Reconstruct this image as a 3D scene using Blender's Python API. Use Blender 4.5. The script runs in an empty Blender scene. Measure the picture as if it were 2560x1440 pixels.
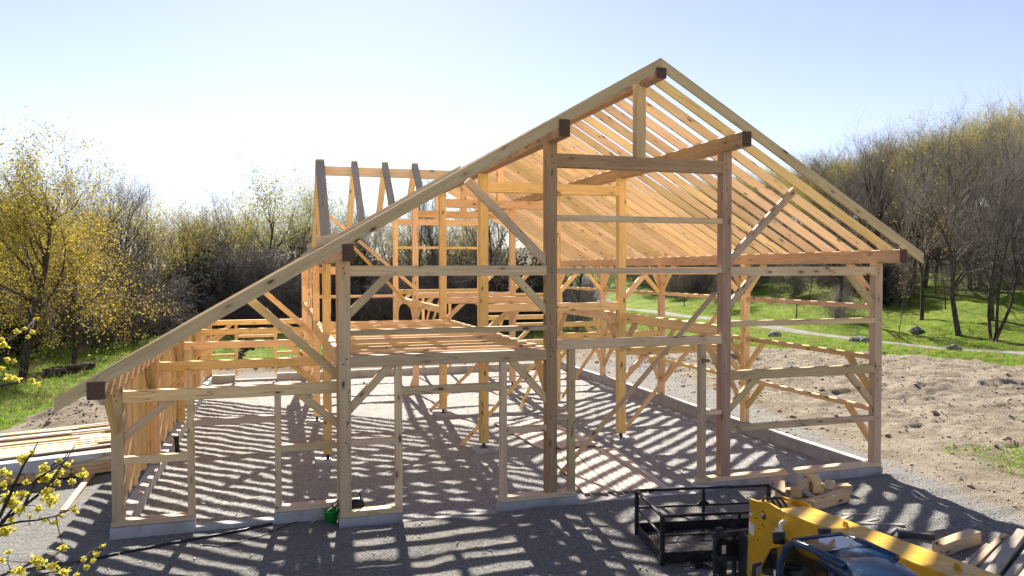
import bpy, math, random
import numpy as np
from mathutils import Vector, Matrix
R = math.radians
rng = random.Random(7)
S = bpy.context.scene
C = S.collection
# ------------------------------------------------------------------ camera
CAM = np.array([2.3605, -13.5498, 4.297]); YAW, PITCH, ROLL, F = 0.3007, 0.0246, -0.0018, 1908.7
_f = np.array([math.sin(YAW), math.cos(YAW), 0]); _r = np.array([math.cos(YAW), -math.sin(YAW), 0]); _u = np.array([0, 0, 1.])
FW = math.cos(PITCH)*_f - math.sin(PITCH)*_u; UP = math.sin(PITCH)*_f + math.cos(PITCH)*_u
RT = math.cos(ROLL)*_r + math.sin(ROLL)*UP; UP = -math.sin(ROLL)*_r + math.cos(ROLL)*UP
cam = bpy.data.objects.new('camera', bpy.data.cameras.new('camera')); C.objects.link(cam)
cam.matrix_world = Matrix(((RT[0], UP[0], -FW[0], CAM[0]), (RT[1], UP[1], -FW[1], CAM[1]), (RT[2], UP[2], -FW[2], CAM[2]), (0, 0, 0, 1)))
cam.data.sensor_width = 36; cam.data.lens = F/2560*36; cam.data.clip_end = 3000; cam.data.clip_start = .1
S.camera = cam
def ray(px, py): return FW + RT*(px-1280)/F + UP*(720-py)/F
def at_z(px, py, z): d = ray(px, py); return Vector(CAM + d*(z-CAM[2])/d[2])
def at_y(px, py, y): d = ray(px, py); return Vector(CAM + d*(y-CAM[1])/d[1])
def at_d(px, py, dep): return Vector(CAM + ray(px, py)*dep)
# ------------------------------------------------------------------ light
SUNV = Vector((-.15, -1.50, -1.0))                     # direction the light travels
W = bpy.data.worlds.new('World'); S.world = W; W.use_nodes = True
wn = W.node_tree.nodes; wl = W.node_tree.links
sky = wn.new('ShaderNodeTexSky'); sky.sky_type = 'NISHITA'; sky.sun_disc = False
sky.sun_elevation = math.atan2(1, math.hypot(.15, 1.50)); sky.sun_rotation = math.atan2(.15, 1.50)
sky.air_density = 1.0; sky.dust_density = .15; sky.ozone_density = 1.6; sky.altitude = 200
hs = wn.new('ShaderNodeHueSaturation'); hs.inputs['Hue'].default_value = .508; hs.inputs['Saturation'].default_value = .82
wl.new(sky.outputs[0], hs.inputs['Color']); tint = wn.new('ShaderNodeMixRGB'); tint.blend_type = 'MULTIPLY'; tint.inputs[0].default_value = 1; tint.inputs[2].default_value = (1.0, .935, 1., 1); wl.new(hs.outputs[0], tint.inputs[1]); wl.new(tint.outputs[0], wn['Background'].inputs[0]); wn['Background'].inputs[1].default_value = .056
sun = bpy.data.objects.new('sun', bpy.data.lights.new('sun', 'SUN')); C.objects.link(sun)
sun.data.energy = 5.0; sun.data.angle = R(.53); sun.data.color = (1, .93, .82)
sun.rotation_euler = SUNV.to_track_quat('-Z', 'Y').to_euler()
S.view_settings.view_transform = 'Standard'; S.view_settings.look = 'None'
S.view_settings.exposure = 1.54; S.view_settings.gamma = 1
S.render.engine = 'CYCLES'
try:
    S.cycles.max_bounces = 8; S.cycles.diffuse_bounces = 5; S.cycles.transparent_max_bounces = 8
except Exception: pass
# ------------------------------------------------------------------ node helper
class NT:
    def __init__(s, name, rough=.75, spec=.25):
        s.m = bpy.data.materials.new(name); s.m.use_nodes = True
        s.n = s.m.node_tree.nodes; s.l = s.m.node_tree.links; s.b = s.n['Principled BSDF']
        s.b.inputs['Roughness'].default_value = rough; s.b.inputs['Specular IOR Level'].default_value = spec
    def new(s, t, **k):
        x = s.n.new('ShaderNode'+t)
        for a, b in k.items(): setattr(x, a, b)
        return x
    def put(s, sock, v):
        if isinstance(v, bpy.types.NodeSocket): s.l.new(v, sock)
        elif isinstance(v, (tuple, list)) and sock.type == 'RGBA' and len(v) == 3: sock.default_value = (*v, 1)
        else: sock.default_value = v
    def co(s, kind='Object'): return s.new('TexCoord').outputs[kind]
    def pos(s): return s.new('NewGeometry').outputs['Position']
    def math(s, op, a, b=0., c=None, clamp=False):
        x = s.new('Math', operation=op); x.use_clamp = clamp; s.put(x.inputs[0], a); s.put(x.inputs[1], b)
        if c is not None: s.put(x.inputs[2], c)
        return x.outputs[0]
    def vmul(s, v, k): x = s.new('VectorMath', operation='MULTIPLY'); s.put(x.inputs[0], v); x.inputs[1].default_value = k; return x.outputs[0]
    def vadd(s, v, w): x = s.new('VectorMath', operation='ADD'); s.put(x.inputs[0], v); s.put(x.inputs[1], w); return x.outputs[0]
    def noise(s, v, scale, det=4, rough=.55, dist=0.):
        x = s.new('TexNoise'); s.put(x.inputs['Vector'], v); x.inputs['Scale'].default_value = scale
        x.inputs['Detail'].default_value = det; x.inputs['Roughness'].default_value = rough; x.inputs['Distortion'].default_value = dist
        return x.outputs[0]
    def vor(s, v, scale, feat='F1', out='Distance'):
        x = s.new('TexVoronoi', feature=feat); s.put(x.inputs['Vector'], v); x.inputs['Scale'].default_value = scale; return x.outputs[out]
    def rng(s, v, a, b, c=0., d=1.):
        x = s.new('MapRange'); x.interpolation_type = 'SMOOTHSTEP'; s.put(x.inputs[0], v)
        for i, q in enumerate((a, b, c, d)): x.inputs[i+1].default_value = q
        return x.outputs[0]
    def mix(s, f, a, b, mode='MIX'):
        x = s.new('MixRGB', blend_type=mode); s.put(x.inputs[0], f); s.put(x.inputs[1], a); s.put(x.inputs[2], b); return x.outputs[0]
    def attr(s, name): return s.new('Attribute', attribute_name=name).outputs['Fac']
    def rand(s): return s.new('ObjectInfo').outputs['Random']
    def hsv(s, col, h=.5, sa=1., v=1.):
        x = s.new('HueSaturation'); s.put(x.inputs['Color'], col); s.put(x.inputs['Hue'], h); s.put(x.inputs['Saturation'], sa); s.put(x.inputs['Value'], v); return x.outputs[0]
    def color(s, c): s.put(s.b.inputs['Base Color'], c)
    def bump(s, h, st=.3, dist=.01):
        x = s.new('Bump'); x.inputs['Strength'].default_value = st; x.inputs['Distance'].default_value = dist; s.put(x.inputs['Height'], h)
        s.l.new(x.outputs[0], s.b.inputs['Normal'])
def wood(name, lo, hi, knot=(.10, .045, .02), kn=1., rough=.72, spread=.21, grey=0.):
    t = NT(name, rough, .22)
    r = t.rand(); cmb = t.new('CombineXYZ'); t.put(cmb.inputs[0], t.math('MULTIPLY', r, 91.)); t.put(cmb.inputs[1], t.math('MULTIPLY', r, 37.)); t.put(cmb.inputs[2], t.math('MULTIPLY', r, 53.))
    v = t.vadd(t.co(), cmb.outputs[0])
    warp = t.noise(t.vmul(v, (1.1, 3, 3)), 1., 2)
    wv = t.new('CombineXYZ'); t.put(wv.inputs[1], t.math('MULTIPLY', warp, .05)); t.put(wv.inputs[2], t.math('MULTIPLY', warp, .07))
    v2 = t.vadd(v, wv.outputs[0])
    g = t.noise(t.vmul(v2, (.9, 26, 26)), 1., 5, .6)
    base = t.mix(t.rng(g, .32, .68), lo, hi)
    fine = t.noise(t.vmul(v2, (3., 120, 120)), 1., 2)
    base = t.mix(t.rng(fine, .5, .8, 0, .30), base, tuple(c*.62 for c in lo))
    blot = t.noise(t.vmul(v, (.8, 2.2, 2.2)), 1., 3)
    base = t.mix(t.rng(blot, .42, .72, 0, .38), base, tuple(c*.70 for c in lo))
    d = t.vor(t.vmul(v2, (2.3, 6.2, 6.2)), 1.)
    sel = t.rng(t.noise(t.vmul(v, (1.3, 3.5, 3.5)), 1., 1), .46, .54)
    kmask = t.math('MULTIPLY', t.rng(d, .10, .19, 1, 0), sel)
    halo = t.math('MULTIPLY', t.rng(d, .14, .40, .42*kn, 0), sel)
    base = t.mix(halo, base, tuple(c*.55 for c in lo))
    base = t.mix(t.math('MULTIPLY', kmask, .9*kn), base, knot)
    cr = t.math('ABSOLUTE', t.math('SUBTRACT', t.noise(t.vmul(v2, (.45, 9, 9)), 1., 1), .5))
    crm = t.math('MULTIPLY', t.rng(cr, .003, .011, 1, 0), t.rng(t.noise(t.vmul(v, (.7, 1, 1)), 1., 1), .5, .6))
    base = t.mix(t.math('MULTIPLY', crm, .75), base, tuple(c*.22 for c in lo))
    if grey: base = t.mix(t.rng(t.noise(v, 1.3, 4), .35, .7, .25*grey, grey), base, (.38, .36, .33))
    base = t.hsv(base, t.math('MULTIPLY_ADD', r, .026, .487), t.math('MULTIPLY_ADD', r, .2, .9), t.math('MULTIPLY_ADD', t.math('FRACT', t.math('MULTIPLY', r, 7.31)), spread*2, 1-spread))
    t.color(base); t.bump(t.math('ADD', g, t.math('MULTIPLY', crm, -1.5)), .35, .004)
    return t.m
M = {}
M['pine'] = wood('pine_timber_warm_lit', (.71, .46, .22), (.81, .57, .31), kn=1.)  # interior frame pine: warm bounced light mixed into its base colour
M['pine_pale'] = wood('pale_pine_timber', (.59, .42, .245), (.69, .53, .335), kn=1.)  # same pine without the glow tint, as on the front frame
M['rafter'] = wood('rafter_lumber', (.79, .565, .31), (.87, .68, .42), kn=.8)  # colour lifted to carry the glow under the roof
M['fir'] = wood('fir_timber', (.44, .275, .165), (.54, .365, .23), kn=.7)
M['board'] = wood('siding_board', (.74, .49, .22), (.83, .60, .32), kn=1.)
M['weathered'] = wood('weathered_lumber', (.32, .27, .20), (.42, .37, .29), kn=.5, grey=.75)
M['deck'] = wood('old_deck_board', (.62, .52, .40), (.74, .64, .51), kn=.2)
def flat(name, col, rough=.5, spec=.4, metal=0., var=.12, sc=6., bump=0., dirt=None):
    t = NT(name, rough, spec); t.b.inputs['Metallic'].default_value = metal
    n = t.noise(t.co(), sc, 4)
    c = t.mix(t.rng(n, .3, .7), tuple(x*(1-var) for x in col), tuple(min(1, x*(1+var)) for x in col))
    if dirt: c = t.mix(t.rng(t.noise(t.co(), 3.1, 6, .7), .50, .72, 0, dirt), c, (.22, .18, .13))
    t.color(c)
    t.put(t.b.inputs['Roughness'], t.rng(t.noise(t.co(), sc*2.3, 4), .3, .7, max(.05, rough-.12), min(1, rough+.15)))
    if bump: t.bump(t.noise(t.co(), 60, 3), bump, .004)
    return t.m
M['endgrain'] = flat('sealed_end_grain', (.105, .060, .040), .7, .3, 0, .25, 30)
def concrete():
    t = NT('foundation_concrete', .85, .2); p = t.co()
    n = t.noise(p, 2.2, 6, .65); c = t.mix(t.rng(n, .3, .7), (.34, .335, .33), (.47, .46, .45))
    c = t.mix(t.rng(t.noise(t.vmul(p, (3, 3, .6)), 2, 5), .5, .75, 0, .5), c, (.27, .25, .23))
    c = t.mix(t.rng(t.noise(p, 90, 2), .62, .72, 0, .5), c, (.2, .19, .18))
    t.color(c); t.bump(t.noise(p, 45, 5, .7), .35, .006); return t.m
M['concrete'] = concrete()
M['black_steel'] = flat('black_powdercoat_steel', (.012, .013, .015), .32, .5, 0, .3, 8, 0, .18)
M['dark_steel'] = flat('dark_grey_steel', (.045, .05, .055), .45, .5, .3, .3, 9, 0, .3)
M['galv'] = flat('galvanised_steel', (.45, .46, .47), .4, .5, .8, .15, 20)
M['yellow'] = flat('yellow_machine_paint', (.66, .36, .012), .40, .5, 0, .09, 3, 0, .42)
M['navy'] = flat('dark_blue_cab_paint', (.008, .032, .075), .22, .5, 0, .1, 3, 0, .1)
M['rubber'] = flat('tyre_rubber', (.02, .02, .02), .8, .2, 0, .3, 10, .2, .5)
M['sticker'] = flat('white_sticker', (.72, .72, .74), .5, .3, 0, .05, 5)
M['blackplastic'] = flat('black_plastic', (.018, .018, .02), .45, .4)
M['green'] = flat('green_bucket_plastic', (.01, .32, .045), .38, .4, 0, .1)
M['print'] = flat('dark_print', (.03, .045, .08), .6, .3)
def wrapm():
    t = NT('white_lumber_wrap', .42, .4); p = t.co()
    t.color(t.mix(t.rng(t.noise(p, 2.5, 4), .35, .7), (.42, .44, .48), (.56, .57, .60)))
    t.bump(t.noise(t.vmul(p, (1, 3, 3)), 3.5, 4, .6), .35, .012); return t.m
M['wrap'] = wrapm()
def glass():
    t = NT('tinted_cab_glass', .03, .5); t.color((.03, .05, .07)); t.b.inputs['Transmission Weight'].default_value = .75; t.b.inputs['IOR'].default_value = 1.45; return t.m
M['glass'] = glass()
def leafmat(name, a, b, trans=.5):
    t = NT(name, .8, .05)
    r = t.new('NewGeometry').outputs['Random Per Island']; o = t.rand()
    c = t.mix(r, a, b); c = t.hsv(c, t.math('MULTIPLY_ADD', o, .03, .485), 1., t.math('MULTIPLY_ADD', t.math('FRACT', t.math('MULTIPLY', o, 5.7)), .4, .8))
    t.color(c)
    tr = t.new('BsdfTranslucent'); t.put(tr.inputs[0], c); ms = t.new('MixShader'); ms.inputs[0].default_value = trans
    t.l.new(t.b.outputs[0], ms.inputs[1]); t.l.new(tr.outputs[0], ms.inputs[2]); t.l.new(ms.outputs[0], t.n['Material Output'].inputs[0]); return t.m
M['leaf_yellow'] = leafmat('new_leaves_gold', (.33, .255, .038), (.44, .35, .065))
M['leaf_green'] = leafmat('new_leaves_yellow_green', (.32, .285, .04), (.46, .40, .075))
M['leaf_rust'] = leafmat('budding_leaves_rust', (.30, .20, .06), (.40, .28, .08))
M['blossom'] = leafmat('maple_blossom', (.72, .62, .07), (.85, .78, .18))
M['grass_blade'] = leafmat('grass_blades', (.13, .24, .02), (.28, .40, .045), .45)
M['drygrass'] = leafmat('dry_grass_stems', (.34, .25, .14), (.46, .37, .22), .3)
M['evergreen'] = leafmat('evergreen_leaves', (.018, .024, .012), (.045, .050, .022), .15)
def barkm(name, a, b):
    t = NT(name, .9, .1); p = t.co(); n = t.noise(t.vmul(p, (9, 9, 2)), 1., 4)
    c = t.mix(t.rng(n, .35, .65), a, b); t.color(t.hsv(c, .5, 1., t.math('MULTIPLY_ADD', t.rand(), .6, .7))); t.bump(n, .6, .02); return t.m
M['bark'] = barkm('grey_brown_bark', (.038, .032, .028), (.105, .088, .074))
M['twig'] = barkm('bare_twigs', (.13, .112, .10), (.25, .218, .19))
def stonem():
    t = NT('field_stone', .9, .2); p = t.co(); t.color(t.mix(t.rng(t.noise(p, 3, 5), .35, .65), (.09, .085, .08), (.26, .245, .225))); t.bump(t.noise(p, 9, 5), .6, .03); return t.m
M['stone'] = stonem()
def clodm():
    t = NT('soil_clod', .95, .1); p = t.pos(); t.color(t.mix(t.rng(t.noise(p, 5, 5), .35, .65), (.22, .17, .125), (.42, .345, .265))); t.bump(t.noise(p, 25, 4), .7, .02); return t.m
M['clod'] = clodm()
def gravel_nodes(t, p):
    v = t.vor(p, 38., 'F1', 'Color'); sp = t.new('SeparateColor'); t.put(sp.inputs[0], v)
    g = t.mix(sp.outputs[0], (.205, .21, .207), (.42, .42, .408))
    g = t.mix(t.rng(sp.outputs[1], .80, .92), g, (.52, .49, .46)); g = t.mix(t.rng(sp.outputs[2], .86, .95), g, (.15, .135, .125))
    g = t.mix(t.rng(t.noise(p, .55, 4), .35, .7, 0, .35), g, (.28, .268, .24))
    return g, t.vor(p, 38.)
def gravelm():
    t = NT('crushed_gravel', .92, .15); p = t.pos(); c, h = gravel_nodes(t, p); t.color(c); t.bump(t.math('MULTIPLY', h, -1.), .9, .018); return t.m
M['gravel'] = gravelm()
def roadm():
    t = NT('gravel_road', .92, .15); p = t.pos(); t.color(t.mix(t.rng(t.noise(p, 1.3, 6, .7), .35, .65), (.17, .155, .14), (.28, .265, .25))); t.bump(t.noise(p, 22, 4), .6, .03); return t.m
M['road'] = roadm()
def groundm():
    t = NT('ground_soil_and_grass', .95, .1); p = t.pos()
    ga, gr, fo = t.attr('grass'), t.attr('gravel'), t.attr('forest')
    dn = t.noise(t.vmul(p, (1, 1, 1)), .7, 8, .7)
    dirt = t.mix(t.rng(dn, .32, .68), (.265, .215, .155), (.46, .395, .30))
    dirt = t.mix(t.rng(t.noise(p, 6.5, 5, .7), .5, .7, 0, .6), dirt, (.24, .19, .14))
    dirt = t.mix(t.rng(t.noise(p, 17, 3), .56, .70, 0, .5), dirt, (.50, .435, .345))
    gv, gh = gravel_nodes(t, p)
    gv = t.mix(t.rng(t.noise(p, 1.1, 5), .42, .66, .15, .65), gv, (.37, .345, .30))
    grs = t.mix(t.rng(t.noise(p, .35, 6, .65), .35, .65), (.14, .215, .020), (.25, .32, .038))
    grs = t.mix(t.rng(t.noise(p, 4.2, 5, .7), .48, .72, 0, .85), grs, (.05, .08, .014))  # dark mottling: tree shadows painted into the grass colour
    grs = t.mix(t.rng(t.noise(p, 1.2, 5, .7), .55, .75, 0, .6), grs, (.29, .235, .11))
    fl = t.mix(t.rng(t.noise(p, .5, 6, .7), .40, .62), (.075, .058, .042), (.085, .085, .030))
    fl = t.mix(t.rng(t.noise(p, 3, 4, .7), .5, .7, 0, .6), fl, (.17, .13, .09))
    edge = t.noise(p, 2.2, 6, .7)
    gm = t.rng(t.math('ADD', ga, t.math('MULTIPLY_ADD', edge, .9, -.45)), .40, .60)
    rm = t.rng(t.math('ADD', gr, t.math('MULTIPLY_ADD', edge, .8, -.4)), .35, .65)
    c = t.mix(rm, dirt, gv); c = t.mix(gm, c, grs); c = t.mix(fo, c, fl); t.color(c)
    t.bump(t.math('ADD', t.math('MULTIPLY', t.noise(p, 9, 8, .75), 2.2), t.math('MULTIPLY', gh, -.6)), 1., .07); return t.m
M['ground'] = groundm()
# ------------------------------------------------------------------ mesh helpers
def mesh(name, V, Fc, mats, smooth=False, idx=None):
    me = bpy.data.meshes.new(name); me.from_pydata([tuple(v) for v in V], [], [tuple(f) for f in Fc])
    for m in (mats if isinstance(mats, (list, tuple)) else [mats]): me.materials.append(M[m] if isinstance(m, str) else m)
    if idx is not None: me.polygons.foreach_set('material_index', idx)
    if smooth: me.polygons.foreach_set('use_smooth', [True]*len(me.polygons))
    me.update(); return me
def npmesh(name, V, Q, mats, smooth=False, idx=None):
    me = bpy.data.meshes.new(name); V = np.asarray(V, np.float32); Q = np.asarray(Q, np.int32); k = Q.shape[1]
    me.vertices.add(len(V)); me.vertices.foreach_set('co', V.ravel()); me.loops.add(Q.size); me.loops.foreach_set('vertex_index', Q.ravel())
    me.polygons.add(len(Q)); me.polygons.foreach_set('loop_start', np.arange(0, Q.size, k, dtype=np.int32)); me.polygons.foreach_set('loop_total', np.full(len(Q), k, np.int32))
    for m in (mats if isinstance(mats, (list, tuple)) else [mats]): me.materials.append(M[m])
    if idx is not None: me.polygons.foreach_set('material_index', np.asarray(idx, np.int32))
    if smooth: me.polygons.foreach_set('use_smooth', np.ones(len(Q), bool))
    me.update(calc_edges=True); me.validate(); return me
def obj(name, me, parent=None, mw=None):
    o = bpy.data.objects.new(name, me); C.objects.link(o)
    if parent is not None: o.parent = parent
    if mw is not None:
        if parent is not None:      # parents are empties with known location only
            o.matrix_basis = PINV.get(parent.name, Matrix()) @ mw
        else: o.matrix_basis = mw
    return o
PINV = {}
def tag(o, label, cat, group=None, kind=None):
    if label: o['label'] = label
    if cat: o['category'] = cat
    if group: o['group'] = group
    if kind: o['kind'] = kind
    return o
def thing(name, label, cat, loc=(0, 0, 0), group=None, rz=0.):
    o = bpy.data.objects.new(name, None); C.objects.link(o); o.empty_display_size = .2
    o.location = loc; o.rotation_euler = (0, 0, rz)
    PINV[o.name] = (Matrix.Translation(loc) @ Matrix.Rotation(rz, 4, 'Z')).inverted()
    return tag(o, label, cat, group)
_cache = {}
def bar_mesh(L, w, h, mat, end, c0, c1, ch):
    k = (round(L, 3), round(w, 3), round(h, 3), mat, end, round(c0, 3), round(c1, 3), ch)
    if k in _cache: return _cache[k]
    a, b = w/2, h/2; c = min(ch, a*.5, b*.5)
    prof = [(-a+c, -b), (a-c, -b), (a, -b+c), (a, b-c), (a-c, b), (-a+c, b), (-a, b-c), (-a, -b+c)]
    V = [(c0*z, y, z) for y, z in prof] + [(L+c1*z, y, z) for y, z in prof]
    Fc = [(i, (i+1) % 8, 8+(i+1) % 8, 8+i) for i in range(8)] + [tuple(range(7, -1, -1)), tuple(range(8, 16))]
    Fc = [tuple(reversed(f)) for f in Fc[:8]] + [tuple(range(8)), tuple(range(15, 7, -1))]
    me = mesh('timber', V, Fc, [mat, end] if end else [mat], idx=([0]*8+[1, 1]) if end else None)
    # orient outward
    _cache[k] = me; return me
def frame(p0, p1, up):
    p0, p1 = Vector(p0), Vector(p1); x = p1-p0; L = x.length; x.normalize(); up = Vector(up)
    if abs(x.dot(up)) > .999: up = Vector((0, 1, 0))
    y = up.cross(x).normalized(); z = x.cross(y)
    return L, Matrix(((x.x, y.x, z.x, p0.x), (x.y, y.y, z.y, p0.y), (x.z, y.z, z.z, p0.z), (0, 0, 0, 1)))
def timber(name, p0, p1, w, h, mat, parent, up=(0, 0, 1), end=None, c0=0., c1=0., ch=.008):
    L, mw = frame(p0, p1, up)
    return obj(name, bar_mesh(L, w, h, mat, end, c0, c1, ch), parent, mw)
class MB:
    def __init__(s): s.V = []; s.F = []; s.I = []; s.mi = 0
    def add(s, V, Fc): n = len(s.V); s.V += [tuple(v) for v in V]; s.F += [tuple(i+n for i in f) for f in Fc]; s.I += [s.mi]*len(Fc); return s
    def box(s, a, b, bev=0.):
        (x0, y0, z0), (x1, y1, z1) = a, b
        V = [(x0, y0, z0), (x1, y0, z0), (x1, y1, z0), (x0, y1, z0), (x0, y0, z1), (x1, y0, z1), (x1, y1, z1), (x0, y1, z1)]
        return s.add(V, [(3, 2, 1, 0), (4, 5, 6, 7), (0, 1, 5, 4), (1, 2, 6, 5), (2, 3, 7, 6), (3, 0, 4, 7)])
    def bar(s, p0, p1, w, h, up=(0, 0, 1)):
        L, m = frame(p0, p1, up); a, b = w/2, h/2
        V = [m @ Vector(v) for v in [(0, -a, -b), (L, -a, -b), (L, a, -b), (0, a, -b), (0, -a, b), (L, -a, b), (L, a, b), (0, a, b)]]
        return s.add(V, [(3, 2, 1, 0), (4, 5, 6, 7), (0, 1, 5, 4), (1, 2, 6, 5), (2, 3, 7, 6), (3, 0, 4, 7)])
    def tube(s, pts, r, n=8, cap=True):
        pts = [Vector(p) for p in pts]; rr = r if isinstance(r, (list, tuple)) else [r]*len(pts); rings = []
        V = []; Fc = []
        pu = None
        for i, p in enumerate(pts):
            d = (pts[min(i+1, len(pts)-1)]-pts[max(i-1, 0)]).normalized()
            u = Vector((0, 0, 1)) if abs(d.z) < .95 else Vector((1, 0, 0))
            if pu is not None: u = pu
            a = d.cross(u).normalized(); b = a.cross(d); pu = b
            for k in range(n): t = 2*math.pi*k/n; V.append(p+a*math.cos(t)*rr[i]+b*math.sin(t)*rr[i])
        for i in range(len(pts)-1):
            for k in range(n): Fc.append((i*n+k, i*n+(k+1) % n, (i+1)*n+(k+1) % n, (i+1)*n+k))
        if cap: Fc += [tuple(range(n-1, -1, -1)), tuple(range((len(pts)-1)*n, len(pts)*n))]
        return s.add(V, Fc)
    def prism(s, poly, axis, lo, hi):
        n = len(poly)
        def P(a, b, t): return (t, a, b) if axis == 'x' else (a, t, b) if axis == 'y' else (a, b, t)
        V = [P(a, b, lo) for a, b in poly]+[P(a, b, hi) for a, b in poly]
        return s.add(V, [tuple(range(n-1, -1, -1)), tuple(range(n, 2*n))]+[(i, (i+1) % n, n+(i+1) % n, n+i) for i in range(n)])
    def build(s, name, mats, parent=None, smooth=False, mw=None, bevel=0.):
        me = mesh(name, s.V, s.F, mats, smooth, s.I)
        import bmesh
        bm = bmesh.new(); bm.from_mesh(me); bmesh.ops.recalc_face_normals(bm, faces=bm.faces)
        if bevel: bmesh.ops.bevel(bm, geom=[e for e in bm.edges if len(e.link_faces) == 2 and e.calc_face_angle(0) > .5], offset=bevel, segments=2, affect='EDGES', profile=.6)
        bm.to_mesh(me); bm.free()
        o = obj(name, me, parent, mw if mw is not None else (Matrix() if parent is not None else None)); return o
# value noise -----------------------------------------------------------
_P = np.random.RandomState(5).rand(256, 256)
def vn(x, y):
    xi = np.floor(x).astype(int); yi = np.floor(y).astype(int); fx = x-xi; fy = y-yi
    fx = fx*fx*(3-2*fx); fy = fy*fy*(3-2*fy); g = lambda a, b: _P[a & 255, b & 255]
    return (g(xi, yi)*(1-fx)+g(xi+1, yi)*fx)*(1-fy)+(g(xi, yi+1)*(1-fx)+g(xi+1, yi+1)*fx)*fy
def fbm(x, y, o=4):
    s = 0; a = .5
    for i in range(o): s = s+a*(vn(x*2**i+17*i, y*2**i+31*i)-.5); a *= .5
    return s
def sst(a, b, x): t = np.clip((x-a)/(b-a), 0, 1); return t*t*(3-2*t)
DIRT = np.array([(-5.6, -40), (-5.3, 6), (-4.7, 10.5), (-4.2, 13.5), (-3.4, 17), (-2.5, 22), (4, 25), (12, 26.3), (20, 27.5), (29, 24.4), (34, 17.6), (36.5, 12), (40, 0), (46, -40)], float)
def sdf(x, y):                                                          # >0 inside the dirt yard
    d = np.full(x.shape, 1e9); ins = np.zeros(x.shape, bool); n = len(DIRT)
    for i in range(n):
        a, b = DIRT[i], DIRT[(i+1) % n]; e = b-a; wx, wy = x-a[0], y-a[1]
        t = np.clip((wx*e[0]+wy*e[1])/(e@e), 0, 1); d = np.minimum(d, np.hypot(wx-e[0]*t, wy-e[1]*t))
        c = ((a[1] > y) != (b[1] > y)); ins ^= c & (x < (b[0]-a[0])*(y-a[1])/(b[1]-a[1]+1e-9)+a[0])
    return np.where(ins, d, -d)
SB = .667
ROAD = np.array([(62, -14), (50, 4), (43.5, 15), (40.8, 21), (39.2, 27), (38.0, 36), (38.6, 52), (40.5, 66), (45, 84), (54, 110)], float)
def roadd(x, y):
    d = np.full(np.shape(x), 1e9)
    for a, b in zip(ROAD[:-1], ROAD[1:]):
        e = b-a; t = np.clip(((x-a[0])*e[0]+(y-a[1])*e[1])/(e@e), 0, 1); d = np.minimum(d, np.hypot(x-a[0]-e[0]*t, y-a[1]-e[1]*t))
    return d
def terrain(x, y, fine=True):
    x = np.asarray(x, float); y = np.asarray(y, float)
    z = np.full(x.shape, -.222)
    z = z + 3.6*sst(41, 62, x) + 11.0*sst(50, 118, x) + 4*sst(110, 260, x)
    z = z + 3.0*sst(60, 190, y)*(1-sst(44, 80, x)) + 1.1*sst(-6, -34, x)
    far = sst(-3, -9, x)+sst(25, 32, y)+sst(30, 40, x)
    far = np.clip(far, 0, 1)
    z = z + far*fbm(x*.07, y*.07, 3)*1.3*(1-.0*x)
    if fine:
        sd = sdf(x, y); rd = sst(1.2, 2.8, roadd(x, y))
        near = sst(16.5, 20, x)*sst(-8, -1, sd)                           # ploughed clods of the side yard
        ru = fbm(x*.9, y*1.3, 5); z = z + near*(ru*.06 + np.abs(fbm(x*.9+9, y*3.8, 3))*.26-.04 + fbm(x*2.1+2, y*5.3+7, 3)*.20 + np.abs(fbm(x*4.1+1, y*6.1+3, 2))*.10)*rd
        z = z + near*.03*np.sin((x*.45+y*.9)*2.1+fbm(x*.3, y*.3, 2)*6)*sst(18, 24, x)*rd
        z = z + .11*fbm(x*.7+3, y*.7, 4)*rd + .025*fbm(x*3.1, y*3.1, 3)*rd
        fr = np.where(x < 3.3, SB-.05, -.08); bank = np.exp(-np.clip(fr-y, 0, 9)**2/.10)*(y < fr+.1)*sst(-.6, -.2, x)*sst(15.6, 15.1, x)
        z = z + bank*(.02+.13*vn(x*1.7+8, y*.5+2)*vn(x*.6, y*.3))
        for y0, k in ((-1.55, 1.), (-3.35, 1.), (-4.6, .7)):
            yy = y-y0-.35*np.sin(x*.35+y0)-.12*np.sin(x*.9); z = z - k*.035*np.exp(-(yy/.17)**2)*(1+.35*np.sin(x*16+yy*14))*sst(-3, 0, x)*sst(24, 18, x) + k*.014*np.exp(-((np.abs(yy)-.30)/.10)**2)
        gm = sst(0, -2.5, sd); z = z + gm*(fbm(x*.8, y*.8, 4)*.30+fbm(x*3.5, y*3.5, 2)*.10)*rd
        # spoil heap left of the barn and behind it
        for cx, cy, sx, sy, h in ((-3.3, 13.0, 1.3, 3.4, .45), (-2.3, 18.5, 1.0, 3.0, .35), (2.5, 22.6, 3.0, 1.1, .42), (8.5, 22.8, 3.5, 1.0, .35), (22, 19, 4.5, .9, .30), (26, 9, 5, 1, .25)):
            k = np.exp(-((x-cx)/sx)**2-((y-cy)/sy)**2); z = z + k*(h+fbm(x*1.9, y*1.9, 4)*.5*1.2)
    ins = (x > -.22) & (x < 15.0) & (y > np.where(x < 3.42, .80, .22)) & (y < 19.7)
    z = np.where(ins, -.62, z)
    pad = sst(15.6, 15.2, x)*sst(-1.0, -.5, x)*sst(-.2, .0, y)*sst(20.4, 20.0, y)
    return np.where(ins, z, z*(1-pad)+pad*-.255)
def gz(x, y): return float(terrain(np.array([x]), np.array([y]))[0])
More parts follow.
